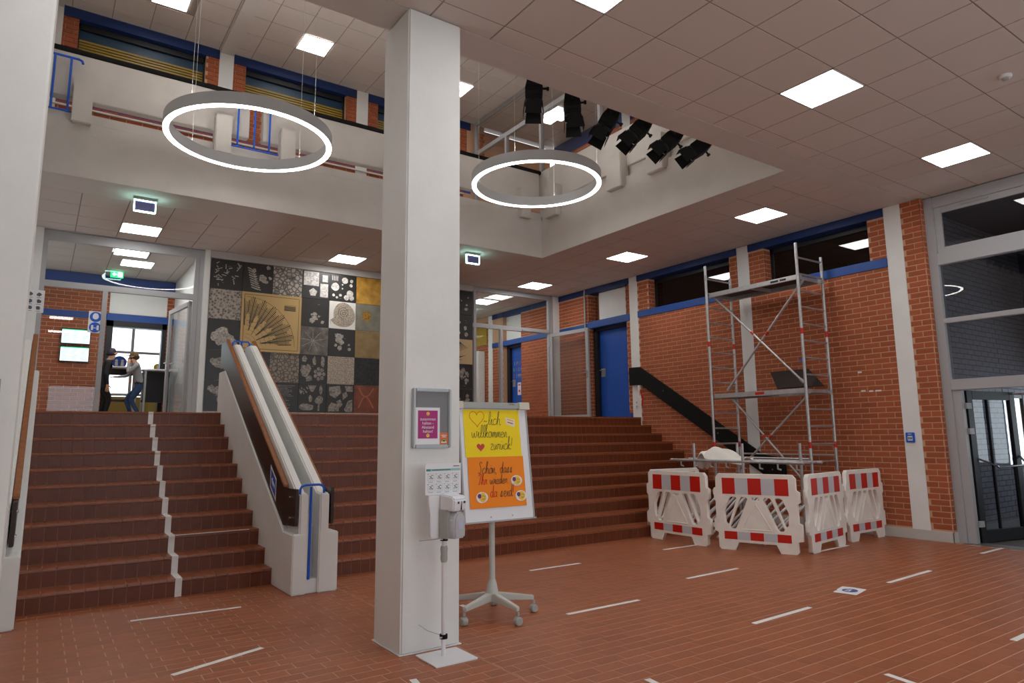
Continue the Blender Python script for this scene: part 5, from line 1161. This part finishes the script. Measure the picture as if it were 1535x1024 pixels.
# wall heaters cabinets at the end of the right corridor
for k in range(2):
    ya = 16.42+.59*k
    t = thing('white_cabinet', ('tall white cabinet behind the right glass wall, the nearer one', 'tall white cabinet behind the right glass wall, the farther one')[k], 'cabinet', (10.3, ya+.29, ZL))
    MB().box(10.20, ya, ZL, 10.42, ya+.58, ZL+2.05).build('body', M_white, t, .004)
    for z0, z1 in ((.05, .7), (.72, 1.2), (1.22, 2.0)): MB().box(10.18, ya+.02, ZL+z0, 10.2, ya+.56, ZL+z1).build('door', M_white, t, .003)
struct('wall_panel', MB().box(WX-.03, 16.3, 4.1, WX, 17.6, 4.75), mat('yellow_panel', (170, 140, 50), .6))

# ================================================================== STANDING TABLES AND PEOPLE
for lab, x0, x1, yc, zt in (('white standing table with silver legs beside the person', .98, 1.62, 15.55, 2.90), ('second standing table with a dark skirt panel reaching to the glass door', 1.64, 2.24, 15.6, 2.88)):
    t = thing('standing_table', lab, 'table', ((x0+x1)/2, yc, ZL))
    MB().prism([(x0+.05*math.cos(a)*0+((x0+x1)/2-x0)*(1+math.cos(a)), yc+.30*math.sin(a)) for a in [R_(q) for q in range(0, 360, 15)]], 'z', zt, zt+.03).build('tabletop', M_whitep, t, .004)
    for sx in (.12, .88):
        for sy in (-.2, .2): MB().tube((x0+(x1-x0)*sx, yc+sy, ZL), (x0+(x1-x0)*sx, yc+sy, zt), .022).build('leg', M_alud, t)
    MB().box(x0+.04, yc-.05, ZL+.38, x1-.04, yc+.05, ZL+.42).build('crossbar', M_dark, t)
    MB().box(x0+.06, yc+.02, ZL+.42 if x0 > 1.2 else zt-.12, x1-.06, yc+.04, zt).build('skirt', M_dark, t)
def skin(name, joints, edges, mats, pick, parent, root=0, sub=2):
    me = bpy.data.meshes.new(name); me.from_pydata([j[:3] for j in joints], edges, []); o = bpy.data.objects.new(name, me); COL.objects.link(o)
    md = o.modifiers.new('skin', 'SKIN'); md.use_smooth_shade = True
    for i, j in enumerate(joints):
        v = me.skin_vertices[0].data[i]; r = j[3]; v.radius = (r, r) if not isinstance(r, tuple) else r; v.use_root = (i == root)
    o.modifiers.new('sub', 'SUBSURF').levels = sub
    dg = bpy.context.evaluated_depsgraph_get(); dg.update(); m2 = bpy.data.meshes.new_from_object(o.evaluated_get(dg)); bpy.data.objects.remove(o); m2.name = name
    for m in mats: m2.materials.append(m)
    for f in m2.polygons: f.material_index = pick(f.center); f.use_smooth = True
    o = bpy.data.objects.new(name, m2); link(o, parent); return o
M_skin = mat('skin', (214, 164, 134), .55); M_jeans = mat('blue_jeans', (44, 72, 112), .8, namt=.15, nscale=20); M_grey = mat('grey_sweatshirt', (150, 150, 152), .85); M_blk = mat('black_cloth', (26, 26, 30), .85); M_hair = mat('brown_hair', (92, 62, 40), .7); M_cap = mat('olive_cap', (104, 80, 46), .8)
def figure(base, rz, k, pose, mats, pick, label):
    """pose in metres for a 1.7 m adult facing -x, scaled by k"""
    t = thing('person', label, 'person', base, rz); J = []; E = []; idx = {}
    for nm, par, p, r in pose:
        idx[nm] = len(J); J.append((p[0]*k, p[1]*k, p[2]*k, r*k if not isinstance(r, tuple) else (r[0]*k, r[1]*k)))
        if par: E.append((idx[par], idx[nm]))
    skin('body', J, E, mats, pick, t, 0); return t
def hand_pts(nm, w, d, spread):
    w, d, s = Vector(w), Vector(d).normalized(), Vector(spread).normalized(); out = [(nm+'_palm', nm+'_wrist', tuple(w+d*.06), .036)]
    for i, (o, L) in enumerate(((-.03, .075), (-.01, .088), (.011, .083), (.031, .065))):
        out += [('%s_k%d' % (nm, i), nm+'_palm', tuple(w+d*.10+s*o), .0105), ('%s_t%d' % (nm, i), '%s_k%d' % (nm, i), tuple(w+d*(.10+L*.8)+s*o*1.2+Vector((0, 0, -.02))), .008)]
    out += [(nm+'_tk', nm+'_palm', tuple(w+d*.05+s*-.05), .012), (nm+'_tt', nm+'_tk', tuple(w+d*.1+s*-.065), .009)]
    return out
pose = [('pelvis', None, (.06, 0, .86), (.15, .12)), ('waist', 'pelvis', (.04, 0, 1.0), (.13, .105)), ('chest', 'waist', (-.02, 0, 1.22), (.155, .12)), ('upper', 'chest', (-.05, 0, 1.36), (.12, .09)), ('neck', 'upper', (-.08, 0, 1.45), .055), ('skull', 'neck', (-.11, 0, 1.52), .075), ('head', 'skull', (-.12, 0, 1.61), (.098, .088)), ('crown', 'head', (-.10, 0, 1.68), .07), ('nose', 'head', (-.215, 0, 1.585), .014), ('chin', 'skull', (-.175, 0, 1.525), .035),
        ('ear_l', 'head', (-.10, -.098, 1.60), .016), ('ear_r', 'head', (-.10, .098, 1.60), .016),
        ('hip_l', 'pelvis', (.06, -.09, .80), .095), ('knee_l', 'hip_l', (-.12, -.11, .50), .066), ('ankle_l', 'knee_l', (.10, -.11, .10), .042), ('toe_l', 'ankle_l', (-.06, -.12, .035), .035),
        ('hip_r', 'pelvis', (.06, .09, .80), .095), ('knee_r', 'hip_r', (-.20, .12, .52), .066), ('ankle_r', 'knee_r', (-.06, .12, .10), .042), ('toe_r', 'ankle_r', (-.22, .13, .035), .035),
        ('sh_l', 'upper', (-.04, -.17, 1.36), .062), ('el_l', 'sh_l', (-.24, -.22, 1.16), .046), ('a_wrist', 'el_l', (-.22, -.12, 1.40), .032)]+hand_pts('a', (-.22, -.12, 1.40), (.1, .3, .8), (1, 0, 0))+[
        ('sh_r', 'upper', (-.04, .17, 1.36), .062), ('el_r', 'sh_r', (-.20, .22, 1.12), .046), ('b_wrist', 'el_r', (-.42, .16, 1.08), .032)]+hand_pts('b', (-.42, .16, 1.08), (-1, -.1, 0), (0, 1, 0))
K = .755
def pick1(c):
    z = c.z/K; x = c.x/K; y = abs(c.y/K)
    if z > 1.435 and y < .14: return 3
    if z < .10: return 2
    if z < .90 and x > -.28: return 0
    if z < .95 and x > -.16 and y < .2: return 2
    if (c.x/K < -.40 and c.z/K < 1.2) or (abs(c.x/K+.2) < .07 and z > 1.41): return 3
    return 1
pr_ = figure((1.50, 14.75, ZL), 0, K, pose, [M_jeans, M_grey, M_blk, M_skin], pick1, 'person in a grey sweatshirt, jeans and olive cap leaning at the standing table')
hx, hz = -.115*K, 1.615*K
cp = MB().lathe([(0, .105*K), (.05*K, .098*K), (.085*K, .07*K), (.106*K, .02*K), (.108*K, -.005*K), (.09*K, .0)], (hx+.012, 0, hz), 20)
cp.add([(hx-.06*K, -.085*K, hz+.005), (hx-.06*K, .085*K, hz+.005), (hx-.19*K, .06*K, hz-.004), (hx-.19*K, -.06*K, hz-.004), (hx-.06*K, -.085*K, hz+.012), (hx-.06*K, .085*K, hz+.012), (hx-.19*K, .06*K, hz+.002), (hx-.19*K, -.06*K, hz+.002)], [(3, 2, 1, 0), (4, 5, 6, 7), (0, 1, 5, 4), (1, 2, 6, 5), (2, 3, 7, 6), (3, 0, 4, 7)])
cp.build('cap', M_cap, pr_, smooth=True, local=True)
MB().lathe([(0, .03*K), (.10*K, .0), (.106*K, -.03*K), (.095*K, -.07*K), (.06*K, -.10*K), (0, -.10*K)], (hx+.028, 0, hz), 16).build('hair', M_hair, pr_, smooth=True, local=True)
MB().prism([(-.072*K, hz-.055*K), (.072*K, hz-.055*K), (.06*K, hz-.11*K), (0, hz-.125*K), (-.06*K, hz-.11*K)], 'x', hx-.115*K, hx-.03*K).build('face_mask', M_blk, pr_, .004, local=True)
for s in (-1, 1): MB().lathe([(0, -.008), (.009, -.004), (.009, .004), (0, .008)], (hx-.088*K, s*.036*K, hz-.022*K), 10).build('eye', M_dark, pr_, local=True)
MB().box(-.17*K, -.10*K, .93*K, -.13*K, .02*K, 1.0*K).build('orange_badge', M_orangeink, pr_, .004, local=True)
K2 = .8
_P2 = {'el_l': (.0, -.24, 1.1), 'a_wrist': (-.05, -.24, .84), 'el_r': (.0, .24, 1.1), 'b_wrist': (-.05, .24, .84)}
pose = [q if q[0] not in _P2 else (q[0], q[1], _P2[q[0]], q[3]) for q in pose if not q[0].startswith(('a_k', 'a_t', 'b_k', 'b_t', 'a_p', 'b_p'))]+hand_pts('a', (-.05, -.24, .84), (0, 0, -1), (1, 0, 0))+hand_pts('b', (-.05, .24, .84), (0, 0, -1), (1, 0, 0))
pose2 = [(a, b, (p[0]*.55 if a.split('_')[0] in ('knee', 'ankle', 'toe', 'hip') else p[0], p[1], p[2]), r) for a, b, p, r in pose]
p2_ = figure((.99, 15.02, ZL), math.pi, K2, pose2, [M_blk, M_blk, M_blk, M_skin], lambda c: 3 if (c.z/K2 > 1.435 and abs(c.y) < .12) or (abs(c.y/K2) > .19 and c.z/K2 < .84) else 0, 'person in black standing half behind the glass wall mullion')
MB().lathe([(0, .10*K2), (.07*K2, .085*K2), (.108*K2, .02*K2), (.108*K2, -.06*K2), (.07*K2, -.10*K2), (0, -.10*K2)], (-.09*K2, 0, 1.63*K2), 18).build('hair', mat('dark_hair', (58, 44, 60), .6), p2_, smooth=True, local=True)
for s in (-1, 1): MB().lathe([(0, -.008), (.009, -.004), (.009, .004), (0, .008)], (-.205*K2, s*.036*K2, 1.6*K2), 10).build('eye', M_dark, p2_, local=True)
